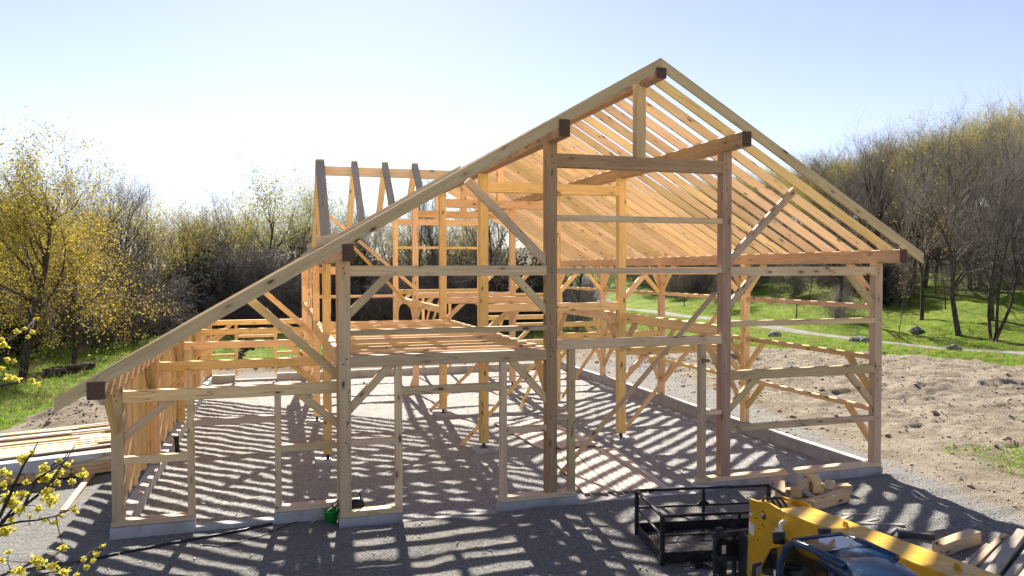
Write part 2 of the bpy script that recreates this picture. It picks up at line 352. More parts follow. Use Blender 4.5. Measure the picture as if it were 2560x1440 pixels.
# ------------------------------------------------------------------ the ground
def axis(lo, hi, step, far_lo, far_hi, grow=1.09, mx=14):
    a = list(np.arange(lo, hi+1e-6, step)); s = step
    while a[-1] < far_hi: s = min(s*grow, mx); a.append(a[-1]+s)
    s = step; b = []
    x = lo
    while x > far_lo: s = min(s*grow, mx); x -= s; b.append(x)
    return np.array(b[::-1]+a)
gx = axis(-8, 36, .115, -900, 1200, 1.06, 40); gy = axis(-5, 27, .115, -60, 1600, 1.05, 40)
X, Y = np.meshgrid(gx, gy); Zg = terrain(X, Y)
nx, ny = len(gx), len(gy)
idx = np.arange(nx*ny).reshape(ny, nx)
Q = np.stack([idx[:-1, :-1], idx[:-1, 1:], idx[1:, 1:], idx[1:, :-1]], -1).reshape(-1, 4)
gme = npmesh('ground', np.stack([X, Y, Zg], -1).reshape(-1, 3), Q, 'ground', True)
sd = sdf(X, Y)
gmask = sst(.6, -.6, sd+fbm(X*.5, Y*.5, 3)*3.5)
patch = sst(.60, .72, vn(X*.75+4, Y*.75+9))*sst(17.0, 18.6, X+.35*np.minimum(Y+3.5, 0)*-1)*sst(2, 0, Y)*.55
gmask = np.maximum(gmask, patch)
grmask = sst(17.5, 15.0, X-.18*(Y-2))*np.where(Y > 9, sst(-2.2, -1.2, X), sst(-7, -3.0, X))*sst(22, 20.5, Y)
fomask = np.clip(sst(50, 64, X+fbm(X*.15, Y*.15, 3)*24)+sst(40, 46, Y+fbm(X*.15, Y*.15, 3)*10)*sst(30, 20, X)+sst(-20, -28, X-.25*(Y-20)), 0, 1)*(1-sst(85, 110, Y)*sst(44, 36, X)*sst(10, 20, X))
for nm, a in (('grass', gmask), ('gravel', grmask), ('forest', fomask)):
    at = gme.attributes.new(nm, 'FLOAT', 'POINT'); at.data.foreach_set('value', a.astype(np.float32).ravel())
g = obj('ground', gme); g['kind'] = 'structure'
# gravel floor inside the foundation
fx = np.arange(-.16, 14.92, .09); fy = np.arange(.08, 19.62, .09); FX, FY = np.meshgrid(fx, fy)
FZ = -.30+.085*fbm(FX*.8, FY*.8, 3)+.05*fbm(FX*2.3+5, FY*2.3, 2)+.018*(np.random.RandomState(3).rand(*FX.shape)-.5)
fi = np.arange(FX.size).reshape(FX.shape); FQ = np.stack([fi[:-1, :-1], fi[:-1, 1:], fi[1:, 1:], fi[1:, :-1]], -1).reshape(-1, 4)
fl = obj('gravel_floor', npmesh('gravel_floor', np.stack([FX, FY, FZ], -1).reshape(-1, 3), FQ, 'gravel', True)); fl['kind'] = 'structure'
# gravel road
rp = []
for a, b in zip(ROAD[:-1], ROAD[1:]):
    for t in np.arange(0, 1, .06): rp.append(a+(b-a)*t)
rp = np.array(rp)
for _ in range(30): rp[1:-1] = rp[1:-1]*.5+.25*(rp[:-2]+rp[2:])
tn = np.gradient(rp, axis=0); tn /= np.linalg.norm(tn, axis=1)[:, None]; nrm = np.stack([-tn[:, 1], tn[:, 0]], 1)
rv = []
for k in np.linspace(-1, 1, 9):
    p = rp+nrm*(k*1.0)+nrm*(fbm(np.arange(len(rp))*.4+k*9, np.full(len(rp), k*3.), 2)*.5)[:, None]*(abs(k) > .9)
    rv.append(np.stack([p[:, 0], p[:, 1], terrain(p[:, 0], p[:, 1])+.06-.05*k*k], 1))
rv = np.stack(rv, 1); n1 = len(rp); ri = np.arange(n1*9).reshape(n1, 9)
rq = np.stack([ri[:-1, :-1], ri[:-1, 1:], ri[1:, 1:], ri[1:, :-1]], -1).reshape(-1, 4)
ro = obj('gravel_road', npmesh('gravel_road', rv.reshape(-1, 3), rq, 'road', True)); ro['kind'] = 'structure'
# ------------------------------------------------------------------ the barn
BAY = 4.88; SL = .581; XR, ZR = 9.29, 8.25; AN = math.atan(SL)
def ztop(x): return ZR-SL*abs(x-XR)
PX = dict(A=-.31, B=3.42, C=7.25, D=11.04, E=14.87); PW = dict(A=.19, B=.19, C=.21, D=.21, E=.19)
PT = dict(A=2.33, B=4.44, C=6.69, D=6.69, E=4.42); SB = .667
barn = thing('timber_frame_barn', 'unfinished timber frame barn with open rafters, dormer and boarded side wall', 'barn', (7.3, 9.8, -.3))
found = thing('concrete_foundation', 'low poured concrete foundation wall and footings under the timber frame barn', 'foundation', (7.3, 9.8, -.6))
def post(l, y, top, bot=0., mat='pine', d=None, name='post'):
    w = PW[l]; d = d or w; x = PX[l]+w/2
    return timber(name, (x, y+d/2, bot), (x, y+d/2, top), w, d, mat, barn, up=(0, 1, 0))
def beam(name, x0, x1, y, zt, h, dep=.17, mat='pine', inset=.012):
    return timber(name, (x0, y+inset+dep/2, zt-h/2), (x1, y+inset+dep/2, zt-h/2), dep, h, mat, barn)
def brace(x0, z0, x1, z1, y, w=.10, h=.135, mat='pine', name='brace', off=.095):
    return timber(name, (x0, y+off, z0), (x1, y+off, z1), w, h, mat, barn)
def ybrace(x, y0, z0, y1, z1, w=.10, h=.13, mat='pine'):
    return timber('brace', (x, y0, z0), (x, y1, z1), w, h, mat, barn)
def standoff(x, y, top):
    m = MB(); m.box((x-.035, y-.035, -.20), (x+.035, y+.035, top)); m.box((x-.085, y-.085, top-.012), (x+.085, y+.085, top+.004)); m.box((x-.085, y-.085, -.202), (x+.085, y+.085, -.188))
    m.build('post_base', 'dark_steel', barn)
    f = MB(); s = .29; f.box((x-s, y-s, -.6), (x+s, y+s, -.20)); o = f.build('footing_pad', 'concrete', found, bevel=.012)
XA, XB, XC, XD, XE = (PX[k] for k in 'ABCDE')
for k in range(5):
    y = k*BAY; front = k == 0; rear = k == 4; ya = SB if front else y
    p = 'pine_pale' if front else 'pine'; f = 'fir' if front else 'pine'
    post('A', ya, PT['A'], 0., p)
    post('B', y, PT['B'], 0. if front or rear else -.07, p); post('C', y, PT['C'], 0. if front or rear else -.07, f); post('D', y, PT['D'], 0. if front or rear else -.07, f); post('E', y, PT['E'], 0., p)
    if not (front or rear):
        for l in 'BCD': standoff(PX[l]+PW[l]/2, y+PW[l]/2, -.07)
    # side aisle A-B
    beam('tie_beam', XA+.10, XB+.10 if not front else XB+.02, ya, 2.24, .20, mat=p)
    brace(XA+.15, 1.42, XA+.98, 2.10, ya, mat=p); brace(XB+.06, 1.42, XB-.72, 2.10, ya, mat=p)
    if k in (0, 2): brace(XB+.06, 2.33, XB-1.53, 3.80, ya, mat=p, name='strut', h=.15)
    # B-C
    beam('tie_beam', XB+.1, XC+.1, y, 4.365, .185, mat=p)
    if front: brace(XB+.12, 3.46, XB+.90, 4.24, y, mat=p); brace(XC+.08, 3.46, XC-.68, 4.24, y, mat=p)
    if front: brace(XC+.08, 4.38, XC-1.52, 5.93, y, mat=p, name='strut', h=.15)
    # C-D
    beam('tie_beam', XC+.1, XD+.1, y, 6.485, .255, .19, 'fir' if front else 'pine')
    timber('king_post', (9.22, y+.105, 6.47), (9.22, y+.105, 7.92), .20, .19, p, barn, up=(0, 1, 0))
    # D-E
    beam('tie_beam', XD+.1, XE+.1, y, 4.34, .19, mat=p); beam('tie_beam', XD+.1, XE+.1, y, 2.20, .19, mat=p)
    brace(XD+.12, 3.45, XD+.86, 4.22, y, mat=p); brace(XE+.08, 3.42, XE-.68, 4.22, y, mat=p)
    brace(XD+.12, 1.32, XD+.92, 2.07, y, mat=p); brace(XE+.08, 1.28, XE-.68, 2.07, y, mat=p)
    if front: brace(XD+.12, 4.38, XD+1.78, 5.95, y, mat=p, name='strut', h=.15)
    if not front:
        beam('loft_beam', XC+.1, XD+.1, y, 3.42, .20)
        for s in (-1, 1): pass
        brace(XC+.12, 2.65, XC+.80, 3.28, y); brace(XD+.08, 2.65, XD-.62, 3.28, y)
    if k in (1, 2): beam('loft_beam', XB+.1, XC+.1, y, 2.56, .22)
# front wall: girts, loft beam, door posts, sills
P = 'pine_pale'
beam('girt', XB+.1, XC+.1, 0, 3.235, .095, .14, P); beam('loft_beam', XB+.1, XC+.1, 0, 2.78, .205, .17, P)
beam('door_header', 4.50, 6.35, 0, 2.19, .13, .13, P)
for x in (4.385, 6.345): timber('door_post', (x+.0625, .085, .045), (x+.0625, .085, 2.58), .125, .13, P, barn, up=(0, 1, 0))
for x in (7.70, 10.55): timber('door_post', (x+.07, .085, .045), (x+.07, .085, 2.76), .14, .13, P, barn, up=(0, 1, 0))
beam('girt', XB+.1, 4.4, 0, 1.30, .105, .12, P); beam('girt', 6.46, XC+.1, 0, 1.34, .12, .12, P)
beam('girt', XC+.1, 7.71, 0, 1.53, .10, .12, P); beam('girt', 10.68, XD+.1, 0, 1.42, .095, .12, P)
brace(XB+.12, 1.78, XB+.92, 2.62, 0, mat=P); brace(XC+.08, 1.76, XC-.70, 2.62, 0, mat=P)
beam('girt', XC+.1, XD+.1, 0, 5.325, .115, .12, P); beam('girt', XC+.1, XD+.1, 0, 4.315, .105, .12, P); beam('loft_beam', XC+.1, XD+.02, 0, 2.945, .18, .17, P)
beam('girt', XD+.1, XE+.1, 0, 3.225, .115, .13, P); beam('girt', XD+.1, XE+.1, 0, 1.075, .125, .13, P)
beam('girt', XA+.1, .90, SB, 1.12, .13, .13, P); beam('door_header', .97, 2.35, SB, 1.69, .115, .13, P); beam('girt', 2.42, XB+.05, SB, 1.145, .12, .13, P)
for x in (.875, 2.325): timber('door_post', (x+.0575, SB+.085, .045), (x+.0575, SB+.085, 2.05), .115, .13, P, barn, up=(0, 1, 0))
timber('post', (XB+.095, .535, -.02), (XB+.095, .535, PT['B']), .185, .64, 'fir', barn, up=(0, 1, 0))
def sill(x0, x1, y, w=.19): timber('sill_plate', (x0, y+w/2, -.005), (x1, y+w/2, -.005), w, .10, P, barn)
sill(XA-.01, .995, SB-.006); sill(2.32, XB-.004, SB-.006); sill(XB+.002, 4.505, -.012, .21); sill(6.335, 7.845, -.012, .22); sill(10.54, 15.062, -.012, .21)
# rear wall
for a, b, z, h in ((XB, XC, 3.2, .11), (XD, XE, 3.2, .11), (XD, XE, 1.07, .12), (XB, XC, 1.25, .11), (XC, XD, 5.3, .11), (XA, .78, .86, .1), (2.36, XB, .9, .1), (.84, 2.32, 1.62, .11)):
    beam('girt', a+.05, b+.1, 4*BAY, z, h, .13)
for x in (.755, 2.285): timber('door_post', (x+.055, 4*BAY+.085, .0), (x+.055, 4*BAY+.085, 2.05), .11, .13, 'pine', barn, up=(0, 1, 0))
for x in (8.55, 9.75): timber('door_post', (x, 4*BAY+.085, .0), (x, 4*BAY+.085, 3.24), .11, .13, 'pine', barn, up=(0, 1, 0))
# long plates (purlins) with sealed ends
Y0, Y1 = -.66, 4*BAY+.86
def plate(name, x0, x1, z0, z1, y0=Y0, y1=Y1, end='endgrain', mat='fir'):
    timber(name, ((x0+x1)/2, y0, (z0+z1)/2), ((x0+x1)/2, y1, (z0+z1)/2), x1-x0, z1-z0, mat, barn, end=end, ch=.012)
plate('eave_plate', XA-.07, XA+.185, 2.325, 2.60); plate('purlin', XB, XB+.19, 4.435, 4.72); plate('purlin', XC, XC+.21, 6.68, 6.99)
plate('purlin', XD, XD+.21, 6.68, 6.97); plate('eave_plate', XE, XE+.19, 4.413, 4.70); plate('ridge_beam', XR-.105, XR+.105, 7.86, 8.06)
# rafters
RD, RTH = .19, .048
def rafter(side, y, xa, xb, mat='rafter', th=RTH, dep=RD, lift=0., name='rafter'):
    # from xa (upper) to xb (lower), measured along x on the top edge
    def P(x): return Vector((x, y, ztop(x)+lift))
    nz = Vector((side*math.sin(AN), 0, math.cos(AN)))*(dep/2); t = SL
    return timber(name, P(xa)-nz*1, P(xb)-nz*1, th, dep, mat, barn, c0=-t, c1=-t, ch=.003)
nr = 35
for i in range(nr):
    y = -.61+i*.61
    m = 'weathered' if i == 0 else 'rafter'
    mt = 'pine_pale' if i == 0 else 'rafter'
    rafter(1, y, XR+.052, 15.58, mt)
    if 5.2 < y < 9.6: rafter(-1, y, 3.56, -.87, mt); rafter(-1, y, XR-.052, 7.3, mt)
    else: rafter(-1, y, XR-.052, -.87, mt)
# eave brace that carries the long overhang at the left front corner, and wall braces along the plates
ybrace(XA+.07, SB+.05, 1.55, SB-.70, 2.36)
for k in range(5):
    y = k*BAY; 
    for sgn in (1, -1):
        ok = (sgn > 0 and k < 4) or (sgn < 0 and k > 0)
        if not ok: continue
        ya = y+.1+sgn*.05; yb = y+.1+sgn*.86
        ybrace(XE+.11, ya, 3.62, yb, 4.44); ybrace(XE+.11, ya, 1.50, yb, 2.32); ybrace(XE+.11, ya, .40, yb, 1.19)
        ybrace(XD+.105, ya, 2.15, yb, 2.92)
        if k: ybrace(XB+.095, ya, 3.65, yb, 4.46); ybrace(XA+.10, ya, 1.6, yb, 2.34)
        ybrace(XC+.105, ya, 2.15 if k > 2 else 1.8, yb, 2.92 if k > 2 else 2.56)
for k in range(4):                                                         # wall girts of the right side, girders of the middle aisle
    ya, yb = k*BAY+.1, (k+1)*BAY+.1; ym = (ya+yb)/2
    for z, h in ((3.51, .11), (2.39, .11), (1.24, .10)):
        timber('girt', (XE+.12, ya, z-h/2), (XE+.12, yb, z-h/2), .13, h, 'pine', barn)
    timber('girder', (XD+.105, ya, 3.03), (XD+.105, yb, 3.03), .17, .21, 'pine', barn)
    if k >= 2: timber('girder', (XC+.105, ya, 3.03), (XC+.105, yb, 3.03), .17, .21, 'pine', barn); timber('girder', (XB+.095, ya, 2.85), (XB+.095, yb, 2.85), .15, .2, 'pine', barn)
    else:
        timber('girder', (XC+.12, ya, 2.66), (XC+.12, yb, 2.66), .15, .24, 'pine', barn)
        timber('girder', (XB+.09, ya, 2.62), (XB+.09, yb, 2.62), .15, .33, 'pine', barn)
    timber('girt', (XB+.07, ya, 3.9), (XB+.07, yb, 3.9), .09, .10, 'pine', barn) if k > 1 else None
for i in range(17):                                                        # loft joists
    y = .33+i*.575
    if i in (8, 16): continue
    timber('loft_joist', (XB+.16, y, 2.70), (XC+.06, y, 2.70), .05, .185, 'pine', barn, ch=.003)
# boarded side wall
y = .885; i = 0
while y < 19.68:
    w = rng.choice((.17, .19, .21, .235)); gap = rng.uniform(.012, .048)
    zb = rng.choice((-.02, .03, .08, .14))+rng.uniform(-.02, .02); lean = rng.uniform(-.012, .012)
    timber('siding_board', (XA-.016, y+w/2, zb), (XA-.016, y+w/2+lean, 2.27+rng.uniform(-.02, .015)), .016, w, 'board', barn, up=(0, 1, 0), ch=.002)
    y += w+gap; i += 1
# dormer
YD, ZD, PD = 7.38, 7.20, .92
def dz(yy): return ZD-PD*abs(yy-YD)
timber('dormer_ridge', (3.52, YD, 6.92), (7.35, YD, 6.92), .05, .25, 'rafter', barn, ch=.003)
for j, x in enumerate((3.52, 4.42, 5.24, 6.06)):
    foot = (ZD-ztop(x)+.02)/PD if j else 2.42
    for sgn in (-1, 1):
        th = .23 if j == 0 else .16
        n = Vector((0, sgn*math.sin(math.atan(PD)), math.cos(math.atan(PD))))*.07
        timber('dormer_rafter', Vector((x, YD+sgn*.03, ZD-.02))-n, Vector((x, YD+sgn*foot, ZD-PD*foot))-n, th, .14, 'weathered' if sgn < 0 else 'rafter', barn, c0=-PD, ch=.003)
for sgn in (-1, 1):
    timber('dormer_stud', (3.50, YD+sgn*1.1, 4.72), (3.50, YD+sgn*1.1, ZD-PD*1.1-.12), .09, .09, 'pine', barn, up=(0, 1, 0))
    timber('dormer_sill', (3.28, YD+sgn*2.50, 4.93), (3.80, YD+sgn*2.50, 5.08), .14, .22, 'weathered', barn)
rafter(-1, 4.98, 6.75, 3.05, 'weathered', .04, .14, .085, 'valley_board'); rafter(-1, 9.80, 6.75, 3.05, 'weathered', .04, .14, .085, 'valley_board')
# temporary planks that hold the frame
def tplank(a, b, mat='pine'): timber('temporary_brace', a, b, .04, .10, mat, barn, ch=.002)
tplank((8.46, 2.45, -.31), (11.02, .26, 3.78), 'pine_pale'); tplank((11.26, 5.0, .0), (11.27, .25, 3.55))
tplank(at_z(1152, 1115, -.31), at_y(1335, 910, 5.16)); tplank(at_z(1075, 1027, -.31), at_y(1200, 905, 10.02))
tplank(at_y(806, 525, 9.55), at_y(1042, 724, 9.55)); tplank(at_y(880, 614, 10.02), at_y(1036, 775, 10.02)); tplank((11.3, 9.75, .1), (11.3, 5.6, 3.0)); tplank((10.0, 10.2, -.3), (11.2, 10.0, 2.4)); tplank((7.2, 15.2, -.3), (8.3, 14.9, 3.1)); tplank((8.2, 19.4, .0), (8.9, 19.3, 3.1)); tplank((9.9, 15.0, -.3), (11.0, 14.95, 2.9))
pm = MB(); pm.tube([(0, -.004, 0), (0, .012, 0)], .016, 8); pme = mesh('peg', pm.V, pm.F, 'endgrain')
for l, zs, y in (('A', (2.18, 2.09), SB), ('B', (4.32, 4.23, 2.73, 2.64, 1.26), 0), ('C', (4.32, 4.23, 2.73, 2.64, 6.42, 6.30, 2.88, 2.80), 0), ('D', (6.42, 6.30, 4.29, 4.20, 2.15, 2.06, 2.88), 0), ('E', (4.29, 4.20, 2.15, 2.06, 1.02, 3.17), 0)):
    for i, z in enumerate(zs): obj('peg', pme, barn, Matrix.Translation((PX[l]+PW[l]*(.35+.3*((i*7) % 3)/2), y, z)))
for x0, z, y in ((XB+.42, 4.0, 0), (XC-.4, 3.95, 0), (XB+.42, 2.3, 0), (XC-.4, 2.25, 0), (XD+.4, 3.85, 0), (XE-.35, 3.8, 0), (XD+.45, 1.72, 0), (XE-.35, 1.7, 0)):
    obj('peg', pme, barn, Matrix.Translation((x0, y+.046, z)))
# ------------------------------------------------------------------ foundation
def fwall(x0, y0, x1, y1, t, zt, zb=-.75):
    L = math.hypot(x1-x0, y1-y0); n = max(1, round(L/1.2)); a = math.atan2(y1-y0, x1-x0)
    for i in range(n):
        m = MB(); m.box((0, -t/2, zb), (L/n-.004, t/2, zt))
        d = L/n*i; m.build('wall_section', 'concrete', found, bevel=.008, mw=Matrix.Translation((x0+math.cos(a)*d, y0+math.sin(a)*d, rng.uniform(-.003, .003))) @ Matrix.Rotation(a, 4, 'Z'))
fwall(-.34, SB+.09, 1.0, SB+.09, .22, -.058); fwall(1.004, SB+.09, 2.31, SB+.09, .22, -.17); fwall(2.314, SB+.09, 3.40, SB+.09, .22, -.058)
fwall(3.404, .095, 4.51, .095, .24, -.058); fwall(4.514, .11, 6.31, .11, .2, -.25); fwall(6.314, .10, 7.86, .10, .24, -.058); fwall(7.864, .11, 10.50, .11, .2, -.25); fwall(10.504, .095, 15.09, .095, .24, -.058)
fwall(3.51, .22, 3.51, .64, .2, -.06)
fwall(14.975, .22, 14.975, 19.5, .23, -.004); fwall(-.225, .88, -.225, 19.5, .23, -.03)
fwall(-.34, 4*BAY+.10, .76, 4*BAY+.10, .23, -.002); fwall(.764, 4*BAY+.10, 2.38, 4*BAY+.10, .23, -.2); fwall(2.384, 4*BAY+.10, 15.09, 4*BAY+.10, .23, -.002)
# ------------------------------------------------------------------ plank mats on the floor
def mat_(x0, y0, x1, y1, rz, label, z=-.275, n=11):
    t = thing('plank_mat', label, 'plank mat', (x0, y0, z), 'plank mats on the gravel floor', rz); w = (x1-x0)/n
    for i in range(n):
        j = rng.uniform(-.06, .06)
        timber('plank', Vector((x0, y0, z))+Matrix.Rotation(rz, 3, 'Z') @ Vector((w*(i+.5), j, .02+rng.uniform(0, .008))), Vector((x0, y0, z))+Matrix.Rotation(rz, 3, 'Z') @ Vector((w*(i+.5)+rng.uniform(-.01, .01), y1-y0+j, .02+rng.uniform(0, .01))), w-.018, .035, 'deck', t, ch=.004)
    for yy in (.25, (y1-y0)/2, y1-y0-.25):
        timber('batten', Vector((x0, y0, z))+Matrix.Rotation(rz, 3, 'Z') @ Vector((0, yy, -.015)), Vector((x0, y0, z))+Matrix.Rotation(rz, 3, 'Z') @ Vector((x1-x0, yy, -.015)), .08, .036, 'weathered', t)
mat_(8.30, .72, 10.15, 4.35, R(-7), 'wooden plank mat lying flat on gravel in the front doorway'); mat_(8.75, 4.55, 10.35, 8.1, R(4), 'darker wooden plank mat behind the one in the front doorway', n=10)
# ------------------------------------------------------------------ small things at the front post
b = MB(); prof = [(.0, 0), (.095, 0), (.125, .20), (.135, .205), (.135, .225), (.120, .225), (.090, .02), (0, .02)]
V = []; Fc = []; N = 20
for r, z in prof:
    for k in range(N): V.append((r*math.cos(2*math.pi*k/N), r*math.sin(2*math.pi*k/N), z))
for i in range(len(prof)-1):
    for k in range(N): Fc.append((i*N+k, i*N+(k+1) % N, (i+1)*N+(k+1) % N, (i+1)*N+k))
b.add(V, Fc); bp = at_z(828, 1311, -.30)
bt = thing('bucket', 'small green plastic bucket on the ground beside the front post', 'bucket', (bp.x, bp.y, gz(bp.x, bp.y)-.01))
b.build('pail', 'green', bt, True, mw=Matrix.Translation((bp.x, bp.y, gz(bp.x, bp.y)-.01)))
hb = MB(); hb.tube([(bp.x+.13*math.cos(t), bp.y-.02+.05*math.sin(t), gz(bp.x, bp.y)+.205-.06*math.sin(t)) for t in np.linspace(0, math.pi, 12)], .004, 6); hb.build('handle', 'galv', bt, True)
sp = thing('shovel', 'shovel with black blade and pale handle leaning beside the green bucket', 'shovel', tuple(at_z(775, 1312, -.3)))
a0 = at_z(772, 1312, -.29); a1 = Vector((3.36, .56, .0))
m = MB(); m.tube([a0, a1], .016, 8); m.build('handle', 'weathered', sp, True)
dd = (a1-a0).normalized(); m = MB()
for i in range(6):
    pass
side = Vector((dd.y, -dd.x, 0)).normalized(); nn = side.cross(dd)
V = []; Fc = []
for i, (u, w) in enumerate(((-.05, .03), (0, .11), (.12, .125), (.24, .10), (.30, .02))):
    for j in range(5): s = (j-2)/2; V.append(a1+dd*u+side*w*s+nn*(.035*s*s))
for i in range(4):
    for j in range(4): q = i*5+j; Fc.append((q, q+1, q+6, q+5))
m.add(V, Fc); o = m.build('blade', 'blackplastic', sp, True); sm = o.modifiers.new('thick', 'SOLIDIFY'); sm.thickness = .004
tb = thing('tool_bag', 'black tool bag resting on the sill behind the front post', 'tool bag', (3.68, .35, .0))
m = MB(); V = []; Fc = []
for i, z in enumerate((0, .02, .12, .20, .235)):
    sc = (.9, 1, 1.02, .85, .45)[i]
    for k in range(16): t = 2*math.pi*k/16; V.append((3.70+.17*sc*math.copysign(abs(math.cos(t))**.6, math.cos(t)), .34+.10*sc*math.copysign(abs(math.sin(t))**.6, math.sin(t)), z-.06+.01*math.sin(3*t)))
for i in range(4):
    for k in range(16): Fc.append((i*16+k, i*16+(k+1) % 16, (i+1)*16+(k+1) % 16, (i+1)*16+k))
Fc.append(tuple(range(64, 80))); Fc.append(tuple(range(15, -1, -1))); m.add(V, Fc); m.build('bag_body', 'blackplastic', tb, True)
m = MB(); m.tube([(3.60, .34, .16), (3.62, .34, .25), (3.70, .34, .29), (3.78, .34, .25), (3.80, .34, .16)], .012, 8); m.build('handle', 'blackplastic', tb, True)
# hose across the yard
def ground_line(name, label, cat, pxs, r, mat, n=60, wob=.02, lift=None):
    pts = [at_z(x, y, -.29) for x, y in pxs]; P = []
    for a, c in zip(pts[:-1], pts[1:]):
        for t in np.arange(0, 1, 1/8): P.append(a.lerp(c, t))
    P.append(pts[-1])
    for _ in range(4): P = [P[0]]+[(P[i-1]+P[i]*2+P[i+1])/4 for i in range(1, len(P)-1)]+[P[-1]]
    P = [Vector((p.x+rng.uniform(-wob, wob), p.y+rng.uniform(-wob, wob), gz(p.x, p.y)+r*.8)) for p in P]
    m = MB(); m.tube(P, r, 8); o = m.build(name, mat, None, True); return tag(o, label, cat)
ground_line('hose', 'dark hose lying across the gravel in front of the left bay', 'hose', [(60, 1440), (200, 1412), (330, 1385), (470, 1358), (600, 1335), (700, 1310), (790, 1296), (812, 1300)], .022, 'blackplastic')
ground_line('cable', 'thin black cable looping in front of the left doorway', 'cable', [(500, 1372), (560, 1380), (610, 1362), (655, 1345), (720, 1318), (770, 1300), (782, 1272), (800, 1250)], .009, 'blackplastic')
# black sealant tool on the left curb
gp = at_y(455, 1090, 5.0)
cg = thing('drain_pipe', 'short black drain pipe standing against the boarded wall curb', 'pipe', (.08, 6.9, -.3)); 
m = MB(); m.tube([(.02, 6.9, -.33), (-.02, 6.92, .12)], .055, 12); m.build('pipe_body', 'blackplastic', cg, True); m = MB(); m.tube([(-.022, 6.92, .10), (-.026, 6.922, .16)], .066, 12); m.build('collar', 'blackplastic', cg, True)
# ------------------------------------------------------------------ lumber stack on the left
ls = thing('lumber_stack', 'big stack of sawn boards under white wrap beside the boarded wall', 'lumber stack', (-1.3, 5.5, -.3), None, R(197))
def LS(u, v, z): return Vector((-1.05, 5.25, 0))+Vector((math.cos(R(197))*u-math.sin(R(17))*-0, math.sin(R(197))*u, 0))+Vector((-math.sin(R(17))*v, math.cos(R(17))*v, z+.06))
for bx in range(3):
    for lay in range(5):
        for c in range(7):
            v = bx*1.22+c*.165; z = -.18+lay*.088
            if lay < 4 and 0 < c < 6 and bx > 0: continue
            e = rng.uniform(-.25, .12) if bx == 0 else rng.uniform(-.5, .3)
            timber('board', LS(e, v, z), LS(5.4+e, v+rng.uniform(-.01, .01), z+rng.uniform(-.004, .004)), .155, .082, rng.choice(('weathered', 'pine_pale', 'pine', 'deck')), ls, ch=.004)
for u in (.5, 2.6, 4.8): timber('bearer', LS(u, -.1, -.27), LS(u, 3.6, -.27), .10, .10, 'weathered', ls)
for i in range(16):
    v = rng.uniform(.4, 3.3); e = rng.uniform(-.6, .8)
    timber('board', LS(e, v, .235+.03*rng.random()), LS(e+rng.uniform(3, 5), v+rng.uniform(-.2, .2), .24+.03*rng.random()), .12, .04, rng.choice(('weathered', 'deck', 'pine_pale')), ls, ch=.003)
V = []; Fc = []; nu, nv = 40, 10
for i in range(nu+1):
    u = .25+i*.14
    drop = .26*(1-max(0, (1.0-i*.05))*.0)-.20*max(0, 1-i/7)+.03*math.sin(i*.9)
    for j in range(nv+1):
        s = j/nv
        if s < .45: v, z = .30*(1-s/.45)-.085, .222+.003*math.sin(i*1.3+j)
        else: v, z = -.092-.02*math.sin(i*.7+j*.8)*(s-.45)-.012, .225-drop*(s-.45)/.55
        q = LS(u, v, z+.002*math.sin(i*2.1+j*1.7)); V.append(q)
for i in range(nu):
    for j in range(nv): q = i*(nv+1)+j; Fc.append((q, q+1, q+nv+2, q+nv+1))
m = MB(); m.add(V, Fc); wr = m.build('wrap', 'wrap', ls, True); sm = wr.modifiers.new('t', 'SOLIDIFY'); sm.thickness = .004
def arc(u, z, r, a0, a1, w):
    V = []; Fc = []; n = 14
    for i in range(n+1):
        t = a0+(a1-a0)*i/n
        for rr in (r, r+w): V.append(LS(u+rr*math.cos(t), -.128, z+rr*math.sin(t)))
    for i in range(n): Fc.append((2*i, 2*i+1, 2*i+3, 2*i+2))
    return V, Fc
m = MB()
for u in (1.15, 2.6, 4.1): m.add(*arc(u, -.0, .11, .3, 2.8, .025)); m.bar(LS(u-.26, -.128, .03), LS(u-.26, -.128, .12), .006, .025)
m.build('printed_mark', 'print', wr)
tag(timber('loose_plank', at_z(158, 1278, -.195), at_z(226, 1188, -.195), .115, .06, 'pine_pale', None), 'single pale plank lying on the gravel near the lumber stack', 'plank')
# ------------------------------------------------------------------ offcuts and debris
def block(px, py, L, w, h, ang, mat='pine', z=None, pitch=0., label='', cat='offcut', group='timber offcuts in a heap', name='timber_offcut'):
    if name == 'timber_offcut': L *= 1.2
    p = at_z(px, py, -.25 if z is None else z); d = Vector((math.cos(ang)*math.cos(pitch), math.sin(ang)*math.cos(pitch), math.sin(pitch)))
    zz = (gz(p.x, p.y)+h/2-.015 if z is None else z); p.z = zz+max(0, math.sin(pitch))*L/2
    return tag(timber(name, p-d*L/2, p+d*L/2, w, h, mat, None, ch=.008), label, cat, group)
OL = 'short squared timber offcut in the heap outside the right bay'
block(2070, 1268, .85, .20, .20, R(12), 'pine', None, R(3), 'long squared timber offcut lying at the edge of the offcut heap')
block(2085, 1240, .55, .19, .2, R(-10), 'pine', None, 0, OL); block(2050, 1252, .6, .17, .17, R(-2), 'pine_pale', None, 0, OL); block(2035, 1262, .45, .17, .12, R(15), 'pine_pale', None, 0, OL)
block(1950, 1245, .45, .2, .2, R(55), 'pine', None, R(8), OL); block(1972, 1250, .35, .19, .2, R(-40), 'fir', None, R(6), OL); block(2005, 1240, .7, .2, .18, R(20), 'pine', None, 0, OL)
block(2012, 1222, .62, .2, .2, R(25), 'pine', .0, R(10), OL); block(2038, 1214, .34, .2, .2, R(70), 'pine', .06, R(12), 'short squared offcut lying on top of the offcut heap')
block(2020, 1246, .5, .19, .19, R(-50), 'fir', None, R(5), OL); block(2072, 1226, .3, .18, .18, R(40), 'pine_pale', -.1, R(14), OL)
block(1982, 1222, .95, .16, .045, R(100), 'weathered', -.12, R(38), 'grey weathered plank tipped up against the offcut heap', 'plank', None, 'leaning_plank')
